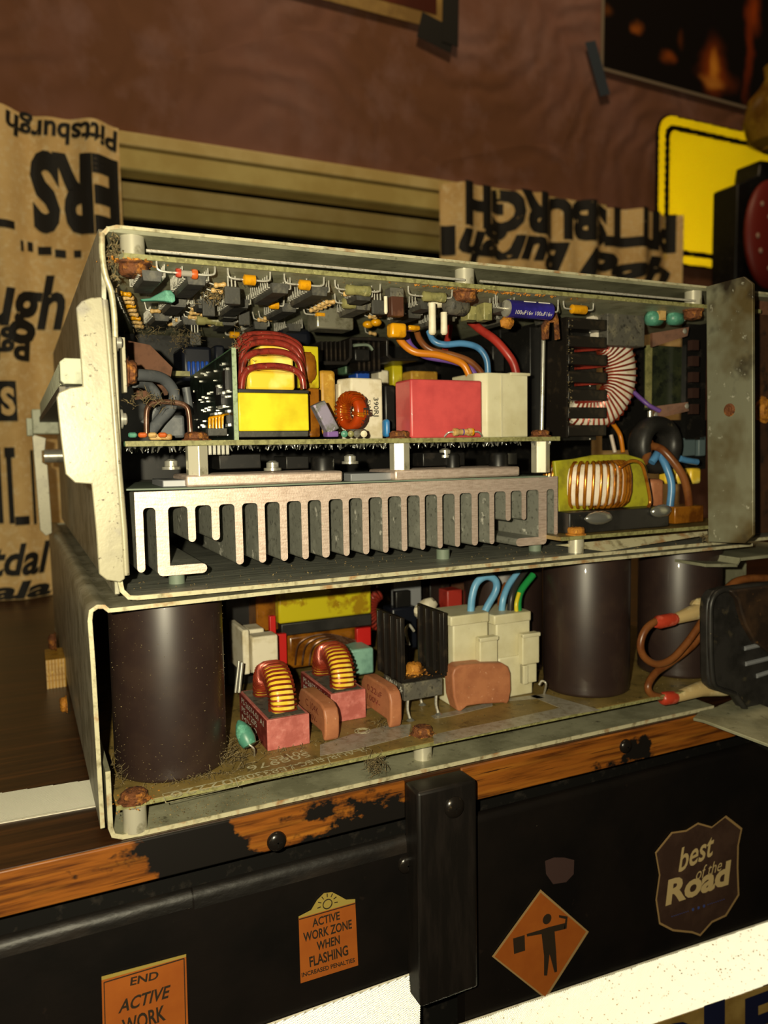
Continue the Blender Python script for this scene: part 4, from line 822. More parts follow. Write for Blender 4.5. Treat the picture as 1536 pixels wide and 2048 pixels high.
# bright bracket on the left
bp = [xz(*p, -3.4) for p in ((152, 615), (163, 602), (182, 595), (203, 594), (206, 600), (214, 660), (222, 760), (231, 880), (240, 1000), (250, 1120), (250, 1158), (240, 1165), (213, 1160), (198, 1148), (192, 1060), (183, 968), (150, 966), (131, 948), (122, 880), (113, 795), (117, 785), (140, 775), (165, 772), (160, 700))]
bk = MB().prism(bp, -3.4, -2.0).build('front_bracket', mt['bracket'], UU, bevel=.35, label='bright stepped mounting bracket at the front left')
rc_ = [PY(*p, -2.6) for p in ((208, 600), (216, 680), (226, 800), (236, 930), (247, 1060), (252, 1150))]
MB().tube(rc_, 1.15, 8).build('bracket_bend', mt['bracket'], bk, ang=60)
lg = [PY(*p, -2.2) for p in ((222, 650), (246, 880))]
MB().prism([(-2, 163), (14, 160), (14, 124), (-2, 122)], 9.6, 10.8, 'x').build('bracket_leg', mt['bracket'], bk, bevel=.3)
def wscrew(p, r, par):
    o = MB().lathe([(r, 0), (r, .7), (r * .62, .9), (r * .62, 1.8), (r * .45, 2.2)], p, (1, 0, 0), 18).build('washer_screw', mt['steel'], par, ang=40); return o
wscrew(PY(230, 685, 4) , 3.0, bk); wscrew(PY(240, 838, 4), 3.2, bk)
MB().box(13.2, 14.4, 6, 11, PY(246, 786, 8).z, PY(246, 676, 8).z).build('clamp_bar', mt['bracket'], bk, bevel=.2)
rust_nut(PY(252, 745, 9), 4.0, 3.2, UU, mt['rust'], (1, 0, 0), 'terminal_nut')
# rear multi-way connector running into depth, and its rear bracket
xl = PY(120, 745, 3).x; xr = PY(166, 745, 3).x; zt = PY(140, 716, 3).z; zb = PY(140, 768, 3).z
cn = MB().prism([(xl, zb + 1), (xl + 1, zb), (xr + 3, zb), (xr + 3, zt), (xl + 1.5, zt), (xl, zt - 1.2)], 3, 11).build('edge_connector', mt['grey_conn'], UU, bevel=.3, label='grey multi-way connector on the rear side')
for k in range(36): MB().box(xl + .3, xr + 6, 12.5 + 6.2 * k, 16.7 + 6.2 * k, zb + .4 - (k % 7 == 6) * 2, zt - .3).build('contact_housing', mt['grey_conn'], cn, bevel=.3)
MB().box(xl - .2, xr + 6, 11, 240, zb - 3, zb).build('connector_skirt', mt['ic_dust'], cn, bevel=.3)
e_ = fbox(64, 818, 118, 868, 240, 14); MB().box(*e_).build('connector_end', mt['grey_conn'], cn, bevel=.8); MB().box(*fbox(53, 836, 66, 872, 246, 8)).build('connector_ear', mt['grey_conn'], cn, bevel=.5)
rb_ = [xz(*p, 256) for p in ((64, 868), (92, 876), (90, 900), (84, 902), (85, 925), (95, 930), (103, 1040), (104, 1066), (92, 1072), (80, 1060))]
MB().prism(rb_, 256, 258.5).build('rear_bracket', mt['bracket'], UU, bevel=.3); p_ = PY(88, 912, 259); MB().cyl(p_, p_ + V((14, 0, 0)), 4.2, 14).build('rear_screw', mt['steel'], UU)
# ---------------------------------------------------------------- heatsink
HY, HD = 12.0, 120
def hx(px_, py_): return PY(px_, py_, HY).x
slots = [(286, 311), (336, 375), (390, 422.5), (438, 469), (484, 515), (529, 559), (573, 602), (615, 642), (657, 685), (697, 724), (736.5, 764), (775, 802), (813, 839), (849, 874), (884, 909), (919, 943), (955, 978.5), (988, 1011), (1021, 1043), (1052, 1077), (1093, 1108)]
def lerp(a, b, t): return a + (b - a) * t
SX = [(hx(a, lerp(1030, 985, (a - 286) / 820)), hx(b, lerp(1030, 985, (b - 286) / 820))) for a, b in slots]
HX0, HX1 = hx(268, 985), hx(1115, 950); ZT = PY(600, 972, HY).z; ZS = PY(600, 1003, HY).z + .3; ZF = 86.2; ZSH = 95.5; ZL = 84.3
poly = [(HX0, ZT), (HX0 + .2, ZF)]     # outline, going round the fins left to right
edges = [HX0] + [x for s_ in SX for x in s_] + [HX1]
def arc(x0, x1, z, up=True):
    r = min((x1 - x0) / 2, 1.4); out_ = []
    if up:
        for k in range(5): t = PI - PI / 2 * k / 4; out_.append((x0 + r + r * math.cos(t), z - r + r * math.sin(t)))
        for k in range(5): t = PI / 2 - PI / 2 * k / 4; out_.append((x1 - r + r * math.cos(t), z - r + r * math.sin(t)))
    else:
        for k in range(5): t = PI + PI / 2 * k / 4; out_.append((x0 + r + r * math.cos(t), z + r + r * math.sin(t)))
        for k in range(5): t = 1.5 * PI + PI / 2 * k / 4; out_.append((x1 - r + r * math.cos(t), z + r + r * math.sin(t)))
    return out_
nf = len(SX) + 1; poly = [(HX0, ZT)]
for i in range(nf):
    a = HX0 if i == 0 else SX[i - 1][1]; b = HX1 if i == nf - 1 else SX[i][0]
    if i == 1:   # left foot turned to the right
        poly += [(a, ZL + 1.5), (a + .6, ZL + .4), (a + 1.6, ZL)] + [(b + 11 + 1.7 * math.cos(t), ZL + 1.7 + 1.7 * math.sin(t)) for t in [-PI / 2 + PI * k / 6 for k in range(7)]] + [(b, ZL + 3.4)]
    elif i == nf - 2:   # right foot turned to the left
        poly += [(a, ZL + 3.4)] + [(a - 10 + 1.7 * math.cos(t), ZL + 1.7 + 1.7 * math.sin(t)) for t in [PI / 2 + PI * k / 6 for k in range(7)]] + [(b - 1.6, ZL), (b - .6, ZL + .4), (b, ZL + 1.5)]
    else:
        z_ = ZSH if i in (2, 3, nf - 4, nf - 3) else (ZF + (1.8 if i == nf - 1 else 0))
        poly += arc(a, b, z_, False)
    if i < nf - 1: poly += arc(SX[i][0], SX[i][1], ZS, True)
poly.append((HX1, ZT))
hs = MB().prism(poly, HY, HY + HD).build('heatsink', mt['hs_side'], UU, ang=30, label='silver extruded heatsink with a row of downward fins')
# bright sawn end face
MB().prism(poly, HY - .12, HY + .02).build('sawn_face', mt['hs_face'], hs, smooth=False)
for xf, yf in ((HX0 + 14, HY + 6), (HX0 + 12, 100), (HX1 - 6, HY + 8), (140, HY + 9), (HX1 - 8, 100)): MB().cyl((xf, yf, 80.4), (xf, yf, ZL + .1), 2.8, 18).build('foot_pad', mt['green_pad'], UU)
# clamp bars, insulating sheet, hex posts
ZI = ZT + .6
nsh = 14; sv = []
for k in range(nsh + 1):
    t = k / nsh; x_ = lerp(HX0 - 3, HX1 - 7, t); dz = .9 * abs(math.sin(3.2 * t)) * (1 - t) + (1.6 * (1 - t * 6) if t < .16 else 0) * .5; sv.append((x_, ZT + .25 + dz))
MB().prism(profile(sv, .55), HY - 2.5, HY + 60).build('insulating_sheet', mt['green_pad'], UU, ang=60)
b1 = fbox(372, 941, 686, 962, HY - 1, 24); MB().box(b1[0], b1[1], HY - 1, HY + 24, ZI + .5, ZI + 4.6).build('clamp_bar', mt['hs_face'], UU, bevel=.8)
b2 = fbox(790, 930, 1040, 952, HY - 1, 24); MB().box(b2[0], b2[1], HY - 1, HY + 24, ZI + .2, ZI + 4.2).build('clamp_bar', mt['hs_face'], UU, bevel=.8)
MB().prism([(HX0 + 10, HY + 3), (b1[0] + 2, HY + 1), (b1[0] + 2, HY + 26), (HX0 + 10, HY + 26)], ZI + .6, ZI + 3, 'z').build('spacer_bar', mt['grey_plate'], UU, bevel=.3); MB().box(b2[0] - 17, b2[0] + 1, HY + 3, HY + 24, ZI + .3, ZI + 3.2).build('spacer_bar', mt['grey_plate'], UU, bevel=.3)
UZ = 130.6; UY = 11.0
for px_, y_ in ((393, 941), (799, 932), (1081, 945)):
    p = PY(px_, 900, UY + 4); z0_ = PY(px_, y_, UY + 4).z; MB().cyl((p.x, UY + 4, min(z0_, ZI + 4)), (p.x, UY + 4, UZ - 1.8), 4.0, 6, ref=(.87, .5, 0)).build('hex_post', mt['hexpost'], UU, bevel=.25, smooth=False); rust_nut((p.x, UY + 4, UZ), 4.0, 3.0, UU)
# main board
xb0 = PY(243, 886, UY).x; xb1 = PY(1120, 874, UY).x
mbd = MB().prism([(xb0, UY + 1.5), (xb0 + 1.5, UY), (xb1, UY), (xb1, 210), (xb0, 210)], UZ - 1.7, UZ, 'z').build('main_board', mt['pcb_green'], UU)
MB().box(xb0 + 1.2, xb1, UY - .12, UY + .1, UZ - 1.75, UZ + .03).build('board_edge', mt['pcb_edge'], mbd)
sb = MB()
for _ in range(330):
    x_ = U(xb0 + 2, xb1 - 3); y_ = UY + 2 + 60 * rnd() ** 1.5; l = U(.8, 2.6); q = V((U(-.5, .5), U(-.5, .5), -1)).normalized()
    sb.lathe([(U(.7, 1.2), 0), (.5, .5), (.32, l * .6), (.2, l)], (x_, y_, UZ - 1.7), q, 6)
tag(sb.build('solder_joints', mt['solder'], mbd, ang=60), None, kind='stuff')
# pins in a dotted row
for nme, (x0, x1), yy, n_ in (('pin', (420, 455), 894, 5),):
    for k in range(n_): p = PY(lerp(x0, x1, k / (n_ - 1)), yy, UY + 2); MB().box(p.x - .5, p.x + .5, p.y, p.y + 1, UZ - 5, UZ - 1.6).build('header_pin', mt['lead'], mbd)
# parts under the board
for r_ in ((438, 908, 522, 938), (572, 912, 618, 938), (846, 905, 930, 932), (1010, 905, 1035, 930)): FB(*r_, UY + 14, 16).build('transistor', mt['black'], UU, bevel=.4)
for px_, rr in ((645, 4.6), (997, 4.2), (905, 3)): p = PY(px_, 920, UY + 14); MB().lathe([(rr, 0), (rr, 8), (rr - .6, 9)], (p.x, p.y, ZI + 1), n=22).build('round_part', mt['black'], UU)
for px_, py_ in ((342, 925), (545, 928), (890, 903), (700, 915)): p = PY(px_, py_, UY + 16); MB().lathe([(3.4, 0), (3.4, 1), (2.4, 1.2), (2.4, 3), (1.2, 3.8)], (p.x, p.y, p.z - 2.5), n=16).build('pan_screw', mt['steel'], UU)
# ---------------------------------------------------------------- parts standing on the main board, left to right
wire('wire_staple', [(293, 874, UY + 6), (293, 830, UY + 6), (298, 812, UY + 6), (316, 804, UY + 6), (350, 805, UY + 6), (371, 812, UY + 6), (378, 830, UY + 6), (381, 874, UY + 6)], .95, mt['rustwire'], UU, 10)
wire('grey_cable', [(262, 752, 12), (285, 750, 15), (325, 757, 22), (348, 785, 26), (342, 815, 26), (318, 842, 24), (298, 868, 22)], 2.0, mt['w_grey'], UU, 12); wire('grey_cable', [(268, 765, 22), (292, 768, 28), (312, 790, 32), (310, 820, 34), (290, 850, 34)], 1.9, mt['w_grey'], UU, 12)
FB(318, 830, 370, 876, 34, 14).build('grey_block', mt['w_grey'], UU, bevel=1); wire('grey_cable', [(372, 775, 40), (376, 800, 40), (380, 830, 40)], 1.6, mt['w_grey'], UU)
FB(300, 868, 345, 880, UY + 5, 4).build('varistor_row', mt['tan'], UU, bevel=.6)
for k, c in enumerate(('teal', 'orange_band', 'tan', 'orange_band')): MB().lathe([(.5, -1.4), (.9, -.9), (.9, .9), (.5, 1.4)], PY(265 + 20 * k, 870, UY + 4), (1, 0, 0), 10).build('small_resistor', mt[c], UU)
# paper insulation hanging behind the bracket
MB().add([PY(*q) for q in ((250, 680, 60), (300, 690, 55), (345, 735, 50), (335, 790, 50), (270, 800, 60))], [(0, 1, 2, 3, 4)]).build('fibre_paper', mt['brownpaper'], UU)
# daughter board
XD = PY(470, 780, UY + 1).x
dby1 = PX(383, 820, XD - .8).y
zT0 = PX(464, 697, XD).z; zT1 = PX(383, 752, XD - .8).z
db = MB().prism([(UY + 1, UZ - .5), (dby1, UZ - .5), (dby1, zT1), (UY + 1, zT0)], XD - .8, XD + .8, 'x').build('daughter_board', mt['pcb_green'], UU, label='green daughter board dense with surface-mount chips')
MB().prism([(UY + .85, UZ - .5), (UY + 1.05, UZ - .5), (UY + 1.05, zT0), (UY + .85, zT0)], XD - .8, XD + .8, 'x').build('board_edge', M('pale_board_edge', '97a888', .6, mixes=[('70805f', 600, .5, .65)]), db)
MB().prism([(UY + 1.2, UZ), (dby1 - .2, UZ), (dby1 - .2, zT1 - .6), (UY + 1.2, zT0 - .6)], XD - .95, XD - .79, 'x').build('dark_mask', M('dark_solder_mask', '141c16', .35, mixes=[('24322a', 300, .5, .62)]), db)
def smd(y, z, l, h, pins):
    o = MB().box(XD - 2.2, XD - .8, y, y + l, z, z + h).build('surface_chip', mt['black'], db, bevel=.15); pm = MB()
    for k in range(pins):
        yy = y + l * (k + .5) / pins; pm.box(XD - 1.5, XD - .8, yy - .25, yy + .25, z - .9, z); pm.box(XD - 1.5, XD - .8, yy - .25, yy + .25, z + h, z + h + .9)
    pm.build('chip_pins', mt['solder'], o)
zmid = UZ
for (y_, z_, l_, h_, n_) in ((UY + 6, UZ + 18, 3.5, 7, 2), (UY + 13, UZ + 13, 9, 4, 7), (UY + 26, UZ + 6, 9, 4, 7), (UY + 6, UZ + 6, 5, 4, 4), (UY + 20, UZ + 17, 4, 3, 3), (UY + 14, UZ + 4, 7, 4, 6)): smd(y_, z_, l_, h_, n_)
gm = MB()
for _ in range(55):
    y_ = U(UY + 3, dby1 - 2); z_ = U(UZ + 1, lerp(zT0, zT1, (y_ - UY) / (dby1 - UY)) - 2); gm.box(XD - 1.6, XD - .8, y_, y_ + U(.3, 1.0), z_, z_ + U(.3, .8))
tag(gm.build('solder_pads', mt['solder'], db, smooth=False), None, kind='stuff')
# yellow right-angle header
hb = FB(416, 856, 455, 872, UY + 1, 4).build('pin_header', mt['ic'], UU, bevel=.3)
for k in range(5): wire('header_pin', [(419 + 6.5 * k, 858, UY + 1.5), (419 + 6.5 * k, 842 - 1.2 * k, UY + 1.5), (421 + 6.5 * k, 835 - 1.2 * k, UY + 2), (440 + 4 * k, 833 - 1.2 * k, UY + 6)], .45, mt['tant'], hb, 6)
# transformer
TY = UY + 2
tf = FB(477, 786, 618, 862, TY, 32).build('transformer', mt['yellow'], UU, bevel=.5, label='bright yellow taped transformer with red wire turns')
FB(476, 862, 617, 874, TY + .3, 31).build('transformer_base', mt['ic'], tf, bevel=.3); FB(477, 779, 618, 786, TY + .2, 31).build('ferrite_core', mt['black_dusty'], tf, bevel=.2)
FB(496, 742, 591, 780, TY + 3, 28).build('bobbin', mt['yellow_core'], tf, bevel=1.2); FB(503, 712, 588, 744, TY + 8, 22).build('bobbin', mt['yellow_core'], tf, bevel=1.2); FB(520, 690, 585, 714, TY + 14, 16).build('bobbin', mt['yellow_core'], tf, bevel=1.2)
for dy, pts in ((1.5, ((483, 778), (486, 755), (496, 740), (520, 733), (560, 733), (590, 741), (604, 756), (607, 778))), (5, ((482, 776), (485, 730), (496, 712), (520, 704), (560, 704), (588, 714), (602, 735), (606, 770))), (10, ((482, 768), (484, 712), (494, 693), (515, 685), (556, 686), (584, 697), (600, 718), (605, 760))), (15, ((480, 760), (474, 700), (482, 684), (505, 677), (550, 678), (578, 688), (598, 705), (604, 740)))):
    wire('red_turn', [(a_, b_, TY + dy) for a_, b_ in pts], 1.25, mt['redwire'], tf, 10)
    if dy > 7: wire('red_turn', [(a_ + 3, b_ - 9 if i_ not in (0, 7) else b_, TY + dy + 3) for i_, (a_, b_) in enumerate(pts)], 1.15, mt['redwire'], tf, 8)
fuzz('lint', PY(478, 690, TY + 8), (4, 4, 8), 70, UU, L_=(.5, 2.5))
FB(597, 692, 638, 776, TY + 20, 5).build('tape_wrap', mt['yellow_old'], tf, bevel=.5); FB(614, 776, 640, 874, TY + 12, 18).build('varnish_side', mt['amber'], tf, bevel=.6)
MB().ball(PY(617, 735, TY + 18), 3.4, 2, 6, 12, 8, .1).build('varnish_drip', mt['amber'], tf)
FB(641, 740, 673, 868, TY + 26, 12).build('ochre_capacitor', mt['ochre'], UU, bevel=1.6, seg=3)
# lilac block, leaning
A = PY(627, 811, UY + 3); ex = PY(650, 800, UY + 3) - A; ez = PY(657, 868, UY + 3) - A
MB().obox(A, ex, (0, 4.5, 0), ez).build('lilac_capacitor', mt['lilac'], UU, bevel=.5); FB(655, 862, 678, 874, UY + 3, 5).build('lilac_foot', M('violet_foot', '7a5a9a', .5), UU, bevel=.5)
for px_, c, r_ in ((689, 'teal', 1.3), (702, 'olive_res', 1.2), (728, 'ceram', 1.3), (714, 'ic_dust', 1.4)): MB().lathe([(r_ * .4, -.2), (r_, .2), (r_, 4), (r_ * .5, 4.6)], PY(px_, 868, UY + 1.5), (0.3, 1, .1), 12).build('small_resistor', mt[c], UU, ang=60)
FB(700, 858, 735, 872, UY + 4, 5).build('grey_chip', mt['ic_dust'], UU, bevel=.8)
# orange wound ring
tc_ = PY(703, 824, UY + 9); rax = V((.96, .26, 0)).normalized(); e1_ = V((0, 0, 1)); e1_ = (e1_ - rax * e1_.dot(rax)).normalized(); e2_ = rax.cross(e1_)
erf = lambda t: e1_ * math.cos(t) + e2_ * math.sin(t)
oc_ = ring_core(tc_, erf, rax, 5.6, 1.6, 2.5, 0, 2 * PI).build('wound_ring', M('orange_ring', 'a83a0c', .3, coat=.4), UU, ang=60, label='small orange ring inductor with glossy wire')
winding(tc_, erf, rax, 5.6, 2.1, 3.0, .46, 13, -PI * .8, PI * .3, 12, 6).build('winding', mt['orangewire'], oc_, ang=60); winding(tc_, erf, rax, 5.6, 2.1, 3.0, .46, 2, PI * .5, PI * .58, 12, 6).build('winding', mt['orangewire'], oc_, ang=60)
lmm = MB(); text(lmm, 'E', V((tc_.x + 1.6, tc_.y - 7.9, tc_.z + 1.2)), (0, 0, -2.6), (2.4, 0, 0)); text(lmm, '2-', V((tc_.x + 1.2, tc_.y - 6.4, tc_.z - 2.6)), (0, 1.2, -2.6), (2.2, 0, 0)); lmm.build('lettering', mt['black_print'], oc_)
# white ceramic resistor
wr_ = MB().prism([(PY(703, 810, 34).x, 34), (PY(766, 810, 34).x, 34), (PY(766, 810, 34).x, 46), (PY(703, 810, 34).x - 1, 46), (PY(703, 810, 34).x - 3, 42)], UZ, PY(730, 756, 34).z, 'z').build('ceramic_resistor', mt['ceram'], UU, bevel=.8, label='upright white ceramic resistor marked 390RJ')
lmm = MB(); A = PY(744, 795, 33.8); text(lmm, '390RJ', A, PY(745, 833, 33.8) - A, V((2.9, 0, 0)), 0, .01); A = PY(734, 800, 33.8); text(lmm, '5W', A, PY(735, 822, 33.8) - A, V((1.6, 0, 0))); lmm.build('lettering', mt['black_print'], wr_, smooth=False)
FB(678, 766, 690, 850, 40, 10).build('ceramic_resistor', mt['ceram'], UU, bevel=.8)
FB(771, 838, 782, 874, 24, 4).build('blue_capacitor', mt['cyan'], UU, bevel=1.2, seg=3)
# red film capacitor
rx0 = PY(823, 815, UY + 1).x; rx1 = PY(966, 815, UY + 1).x; rz = PY(890, 759, UY + 1).z
MB().box(rx0, rx1, UY + 1.5, UY + 15.5, UZ, rz).build('red_film_capacitor', mt['redcap'], UU, bevel=.9, seg=3, label='large red film capacitor block')
tr_ = MB().lathe([(1.0, -4.4), (1.6, -4.0), (1.6, -2.6), (1.25, -2.2), (1.25, 2.2), (1.6, 2.6), (1.6, 4.0), (1.0, 4.4)], PY(925, 864, UY - 1.2), (1, .02, 0), 16).build('resistor', mt['tan'], UU, ang=50)
MB().lathe([(1.3, -.3), (1.3, .3)], PY(925, 864, UY - 1.2), (1, .02, 0), 16).build('colour_band', mt['w_violet'], tr_); MB().lathe([(1.66, -.4), (1.66, .4)], PY(943, 864, UY - 1.2), (1, .02, 0), 16).build('colour_band', mt['tant'], tr_)
wire('resistor_lead', [(908, 864, UY - 1.2), (897, 865, UY - 1), (889, 873, UY + 1)], .4, mt['lead'], tr_, 6); wire('resistor_lead', [(944, 864, UY - 1.2), (957, 864, UY - 1), (964, 872, UY + 1)], .4, mt['lead'], tr_, 6)
# nylon socket
nx0, nx1 = PY(975, 810, UY + 2).x, PY(1056, 810, UY + 2).x; nz1 = PY(1010, 746, UY + 2).z
ns_ = MB().prism([(nx0, UY + 2), (nx1, UY + 2), (nx1 + .4, UY + 24), (nx0 - 4, UY + 24), (nx0 - 4, UY + 6)], UZ, nz1, 'z').build('nylon_plug', mt['nylon'], UU, bevel=.5, label='yellowed nylon plug with coloured wires')
MB().box((nx0 + nx1) / 2 + 1, nx1 + .9, UY + 1.4, UY + 23, nz1 - 1.0, nz1 + .3).build('plug_lip', mt['nylon'], ns_, bevel=.3); MB().box(nx0 + 6.5, nx0 + 7.1, UY + 1.6, UY + 2.2, UZ, nz1 - 1).build('plug_rib', mt['nylon'], ns_)
WY = UY + 12
wire('harness_wire', [(795, 668, 34), (804, 685, 32), (830, 704, 29), (877, 710, 26), (921, 725, 24), (936, 745, 23), (941, 765, 23)], 1.55, mt['w_orange'], UU, 10)
wire('harness_wire', [(812, 668, 40), (822, 692, 38), (850, 712, 34), (902, 722, 30), (935, 733, 28), (950, 750, 26), (956, 768, 25)], 1.35, mt['w_violet'], UU, 10)
wire('harness_wire', [(832, 655, 40), (840, 680, 36), (862, 700, 33), (905, 710, 29), (938, 722, 27), (960, 742, 26), (968, 762, 26)], 1.4, mt['w_brown'], UU, 10)
wire('harness_wire', [(858, 662, 34), (868, 682, 32), (890, 689, 30), (925, 687, 28), (955, 695, 27), (972, 716, 26), (976, 745, 26), (975, 760, 26)], 1.4, mt['w_blue'], UU, 10)
wire('harness_wire', [(940, 642, 44), (962, 660, 38), (990, 680, 32), (1015, 708, 28), (1028, 730, 27), (1035, 760, 27)], 1.9, mt['w_red'], UU, 10); wire('harness_wire', [(900, 652, 60), (896, 675, 58), (890, 700, 55)], 1.5, mt['w_red'], UU, 10)
# ---------------------------------------------------------------- dim parts further back
FB(430, 690, 450, 745, 90, 14).build('navy_capacitor', mt['navy'], UU, bevel=1); FB(365, 692, 425, 762, 84, 22).build('navy_capacitor', mt['navy'], UU, bevel=1.5)
for k in range(5): FB(376 + 9 * k, 722, 382 + 9 * k, 752, 82, 3).build('blue_turn', mt['blue_coil'], UU, bevel=.6)
FB(345, 742, 380, 752, 80, 8).build('olive_strip', mt['olive_res'], UU)
bh = MB().prism([xz(*p, 78) for p in ((645, 722), (690, 722), (699, 715), (699, 678), (702, 674), (772, 674), (778, 680), (778, 708), (786, 716), (840, 716), (836, 722), (784, 722), (773, 712), (773, 682), (705, 680), (705, 716), (694, 730), (648, 730))], 78, 130).build('heatsink', mt['black_fin'], UU, bevel=.3)
for k in range(6): FB(643 + 9 * k, 682, 646 + 9 * k, 722, 80, 40).build('heatsink_rib', mt['black_fin'], bh)
for k in range(5): FB(716 + 10 * k, 684, 720 + 10 * k, 742, 82, 40).build('heatsink_rib', mt['black_fin'], bh)
wire('lead', [(707, 691, 77), (735, 690, 77), (745, 700, 77)], .8, mt['green_pad'], UU, 6); FB(710, 698, 740, 722, 76, 8).build('transistor', mt['black'], UU, bevel=.5)
for r_, m_, Y_ in (((712, 738, 740, 760, ), 'blue_coil', 96), ((758, 740, 778, 775), 'ceram', 96), ((785, 730, 806, 772), 'yellow_old', 100), ((822, 742, 876, 762), 'ochre', 90), ((690, 728, 712, 748), 'pcb_green', 96), ((770, 770, 792, 860), 'black', 40), ((985, 690, 1010, 745), 'black', 60)): FB(*r_, Y_, 10).build('board_part', mt[m_], UU, bevel=.8)
FB(560, 655, 625, 692, 92, 30).build('dark_capacitor', mt['navy'], UU, bevel=3, seg=3); MB().box(12, 329, 150, 152, 82, 186).build('shade_backdrop', mt['black'], UU)  # black sheet added in place of shade, hides the lit rear wall
# black plate with a steel rod, right of the plug
FB(1060, 655, 1134, 885, 46, 60).build('black_module', mt['black'], UU, bevel=.6); FB(1000, 660, 1075, 760, 70, 60).build('black_module', mt['black'], UU, bevel=.6)
wire('steel_rod', [(1087, 670, 20), (1085, 770, 20), (1083, 868, 20)], .9, mt['steel'], UU, 10); MB().ball(PY(1038, 722, 60), 2.5, 1, 4, 10, 7).build('screw_head', mt['steel'], UU)
# finned block with seven ledges
FX0, FX1 = PY(1137, 750, 24).x, PY(1214, 750, 24).x
fbk = MB().box(FX0, PY(1222, 750, 24).x, 34, 60, PY(1175, 880, 24).z, PY(1175, 632, 24).z).build('finned_block', mt['black'], UU, label='black block with stacked ledges and a dusty edge')
for k in range(7):
    y0_ = 637 + 35.5 * k; MB().box(FX0, FX1, 24, 38, PY(1175, y0_ + 22, 24).z, PY(1175, y0_, 24).z).build('ledge', mt['black_fin'], fbk, bevel=.3)
    MB().ball(PY(1180, y0_ + 28, 30), .5).build('rivet_dot', mt['steel'], fbk)
MB().box(FX0 - 1.4, FX0, 24, 40, PY(1137, 875, 24).z, PY(1137, 634, 24).z).build('side_plate', mt['black_fin'], fbk); crumbs('dust', lambda: PY(U(1133, 1145), U(640, 850), 23.6), 90, UU, mt['dust'], (.1, .35))
for k, r_ in enumerate((700, 735, 768, 803)): wire('red_lead', [(1150, r_ + 2, 30), (1180, r_, 29), (1215, r_ - 4, 27)], .7, mt['redwire'], UU, 6)
# big wound ring on the right
rcx = PY(1180, 745, 34); rax = V((0, 1, 0)); e1_ = V((1, 0, 0)); e2_ = V((0, 0, 1)); erf2 = lambda t: e1_ * math.cos(t) + e2_ * math.sin(t)
br = ring_core(rcx, erf2, rax, 19, 7.6, 4.0, -PI * .72, PI * .5, 30).build('wound_ring', mt['whitecore'], UU, ang=60, label='large white ring inductor with copper turns')
winding(rcx, erf2, rax, 19, 8.2, 4.6, .5, 28, -PI * .72, PI * .45, 14, 5).build('copper_winding', mt['copper'], br, ang=60)
# grey box hanging by the ring, teal resistors
FB(1215, 622, 1290, 692, 24, 20).build('grey_relay', mt['ic_dust'], UU, bevel=.5)
for px_, r_ in ((1308, 3.4), (1350, 3.2)): MB().lathe([(1.2, -4.5), (r_, -3), (r_, 3), (1.2, 4.5)], PY(px_, 637, 14), (1, .15, 0), 16).build('teal_resistor', mt['teal'], UU, ang=60)
wire('lead', [(1368, 640, 12), (1374, 632, 12), (1368, 620, 12)], .6, mt['lead'], UU); FB(1320, 618, 1332, 640, 10, 2).build('tan_tab', mt['tan'], UU)
# right-hand interior
mt['rustdark'] = M('dark_rust_tab', '2e160c', .7)
FB(1296, 692, 1372, 820, 40, 3).build('dim_plate', mt['dark_glass'], UU, bevel=.3); FB(1296, 690, 1304, 815, 39, 2).build('green_edge', mt['olive_res'], UU)
def strap(pts):
    q = [PY(*p) for p in pts]; return MB().add(q + [p + V((0, 1.5, 0)) for p in q], [(0, 1, 2, 3), (7, 6, 5, 4), (0, 4, 5, 1), (1, 5, 6, 2), (2, 6, 7, 3), (3, 7, 4, 0)]).build('fibre_strap', mt['brownpaper'], UU)
strap(((1305, 694, 30), (1305, 666, 30), (1378, 654, 22), (1375, 672, 22))); strap(((1310, 838, 30), (1315, 812, 30), (1376, 804, 22), (1378, 822, 22)))
for a_ in ((1370, 662, 21), (1374, 812, 21), (1312, 830, 29)): MB().ball(PY(*a_), 1.4, .5, 1.4, 8, 5).build('strap_rivet', mt['steel'], UU)
for k in range(5): FB(1385, 680 + 32 * k, 1398, 700 + 32 * k, 24, 3).build('brown_tab', mt['rustdark'], UU)
FB(1372, 640, 1412, 880, 34, 3).build('shade_panel', mt['black'], UU); FB(1215, 690, 1300, 900, 62, 4).build('shade_panel', mt['black'], UU); FB(1290, 840, 1412, 940, 50, 3).build('shade_panel', mt['black'], UU)  # black panels added so the gaps read as shaded interior
wire('violet_wire', [(1265, 782, 34), (1285, 800, 32), (1300, 812, 30), (1320, 822, 28)], 1.1, mt['w_violet'], UU); wire('standoff_pin', [(1300, 822, 26), (1300, 850, 26)], 1.2, mt['steel'], UU)
fc = PY(1310, 890, 24); er3 = lambda t: V((math.cos(t), 0, math.sin(t))); ring_core(fc, er3, (0, 1, 0), 10, 4, 6, 0, 2 * PI, 32, 2.5).build('ferrite_ring', mt['black_dusty'], UU, ang=60)
wire('mains_wire', [(1306, 892, 20), (1325, 900, 14), (1348, 925, 10), (1367, 955, 8), (1376, 990, 8), (1378, 1016, 9)], 1.9, mt['w_brown'], UU, 10); wire('mains_wire', [(1300, 885, 24), (1296, 905, 20), (1288, 925, 18)], 1.8, mt['w_brown'], UU, 10)
wire('mains_wire', [(1318, 905, 18), (1333, 935, 14), (1343, 970, 12), (1340, 1012, 12)], 1.8, mt['w_blue'], UU, 10); wire('mains_wire', [(1316, 905, 18), (1310, 915, 17), (1303, 925, 17)], 1.8, mt['w_blue'], UU, 10); wire('mains_wire', [(1360, 917, 24), (1375, 921, 24), (1394, 924, 24)], 1.6, mt['w_blue'], UU)
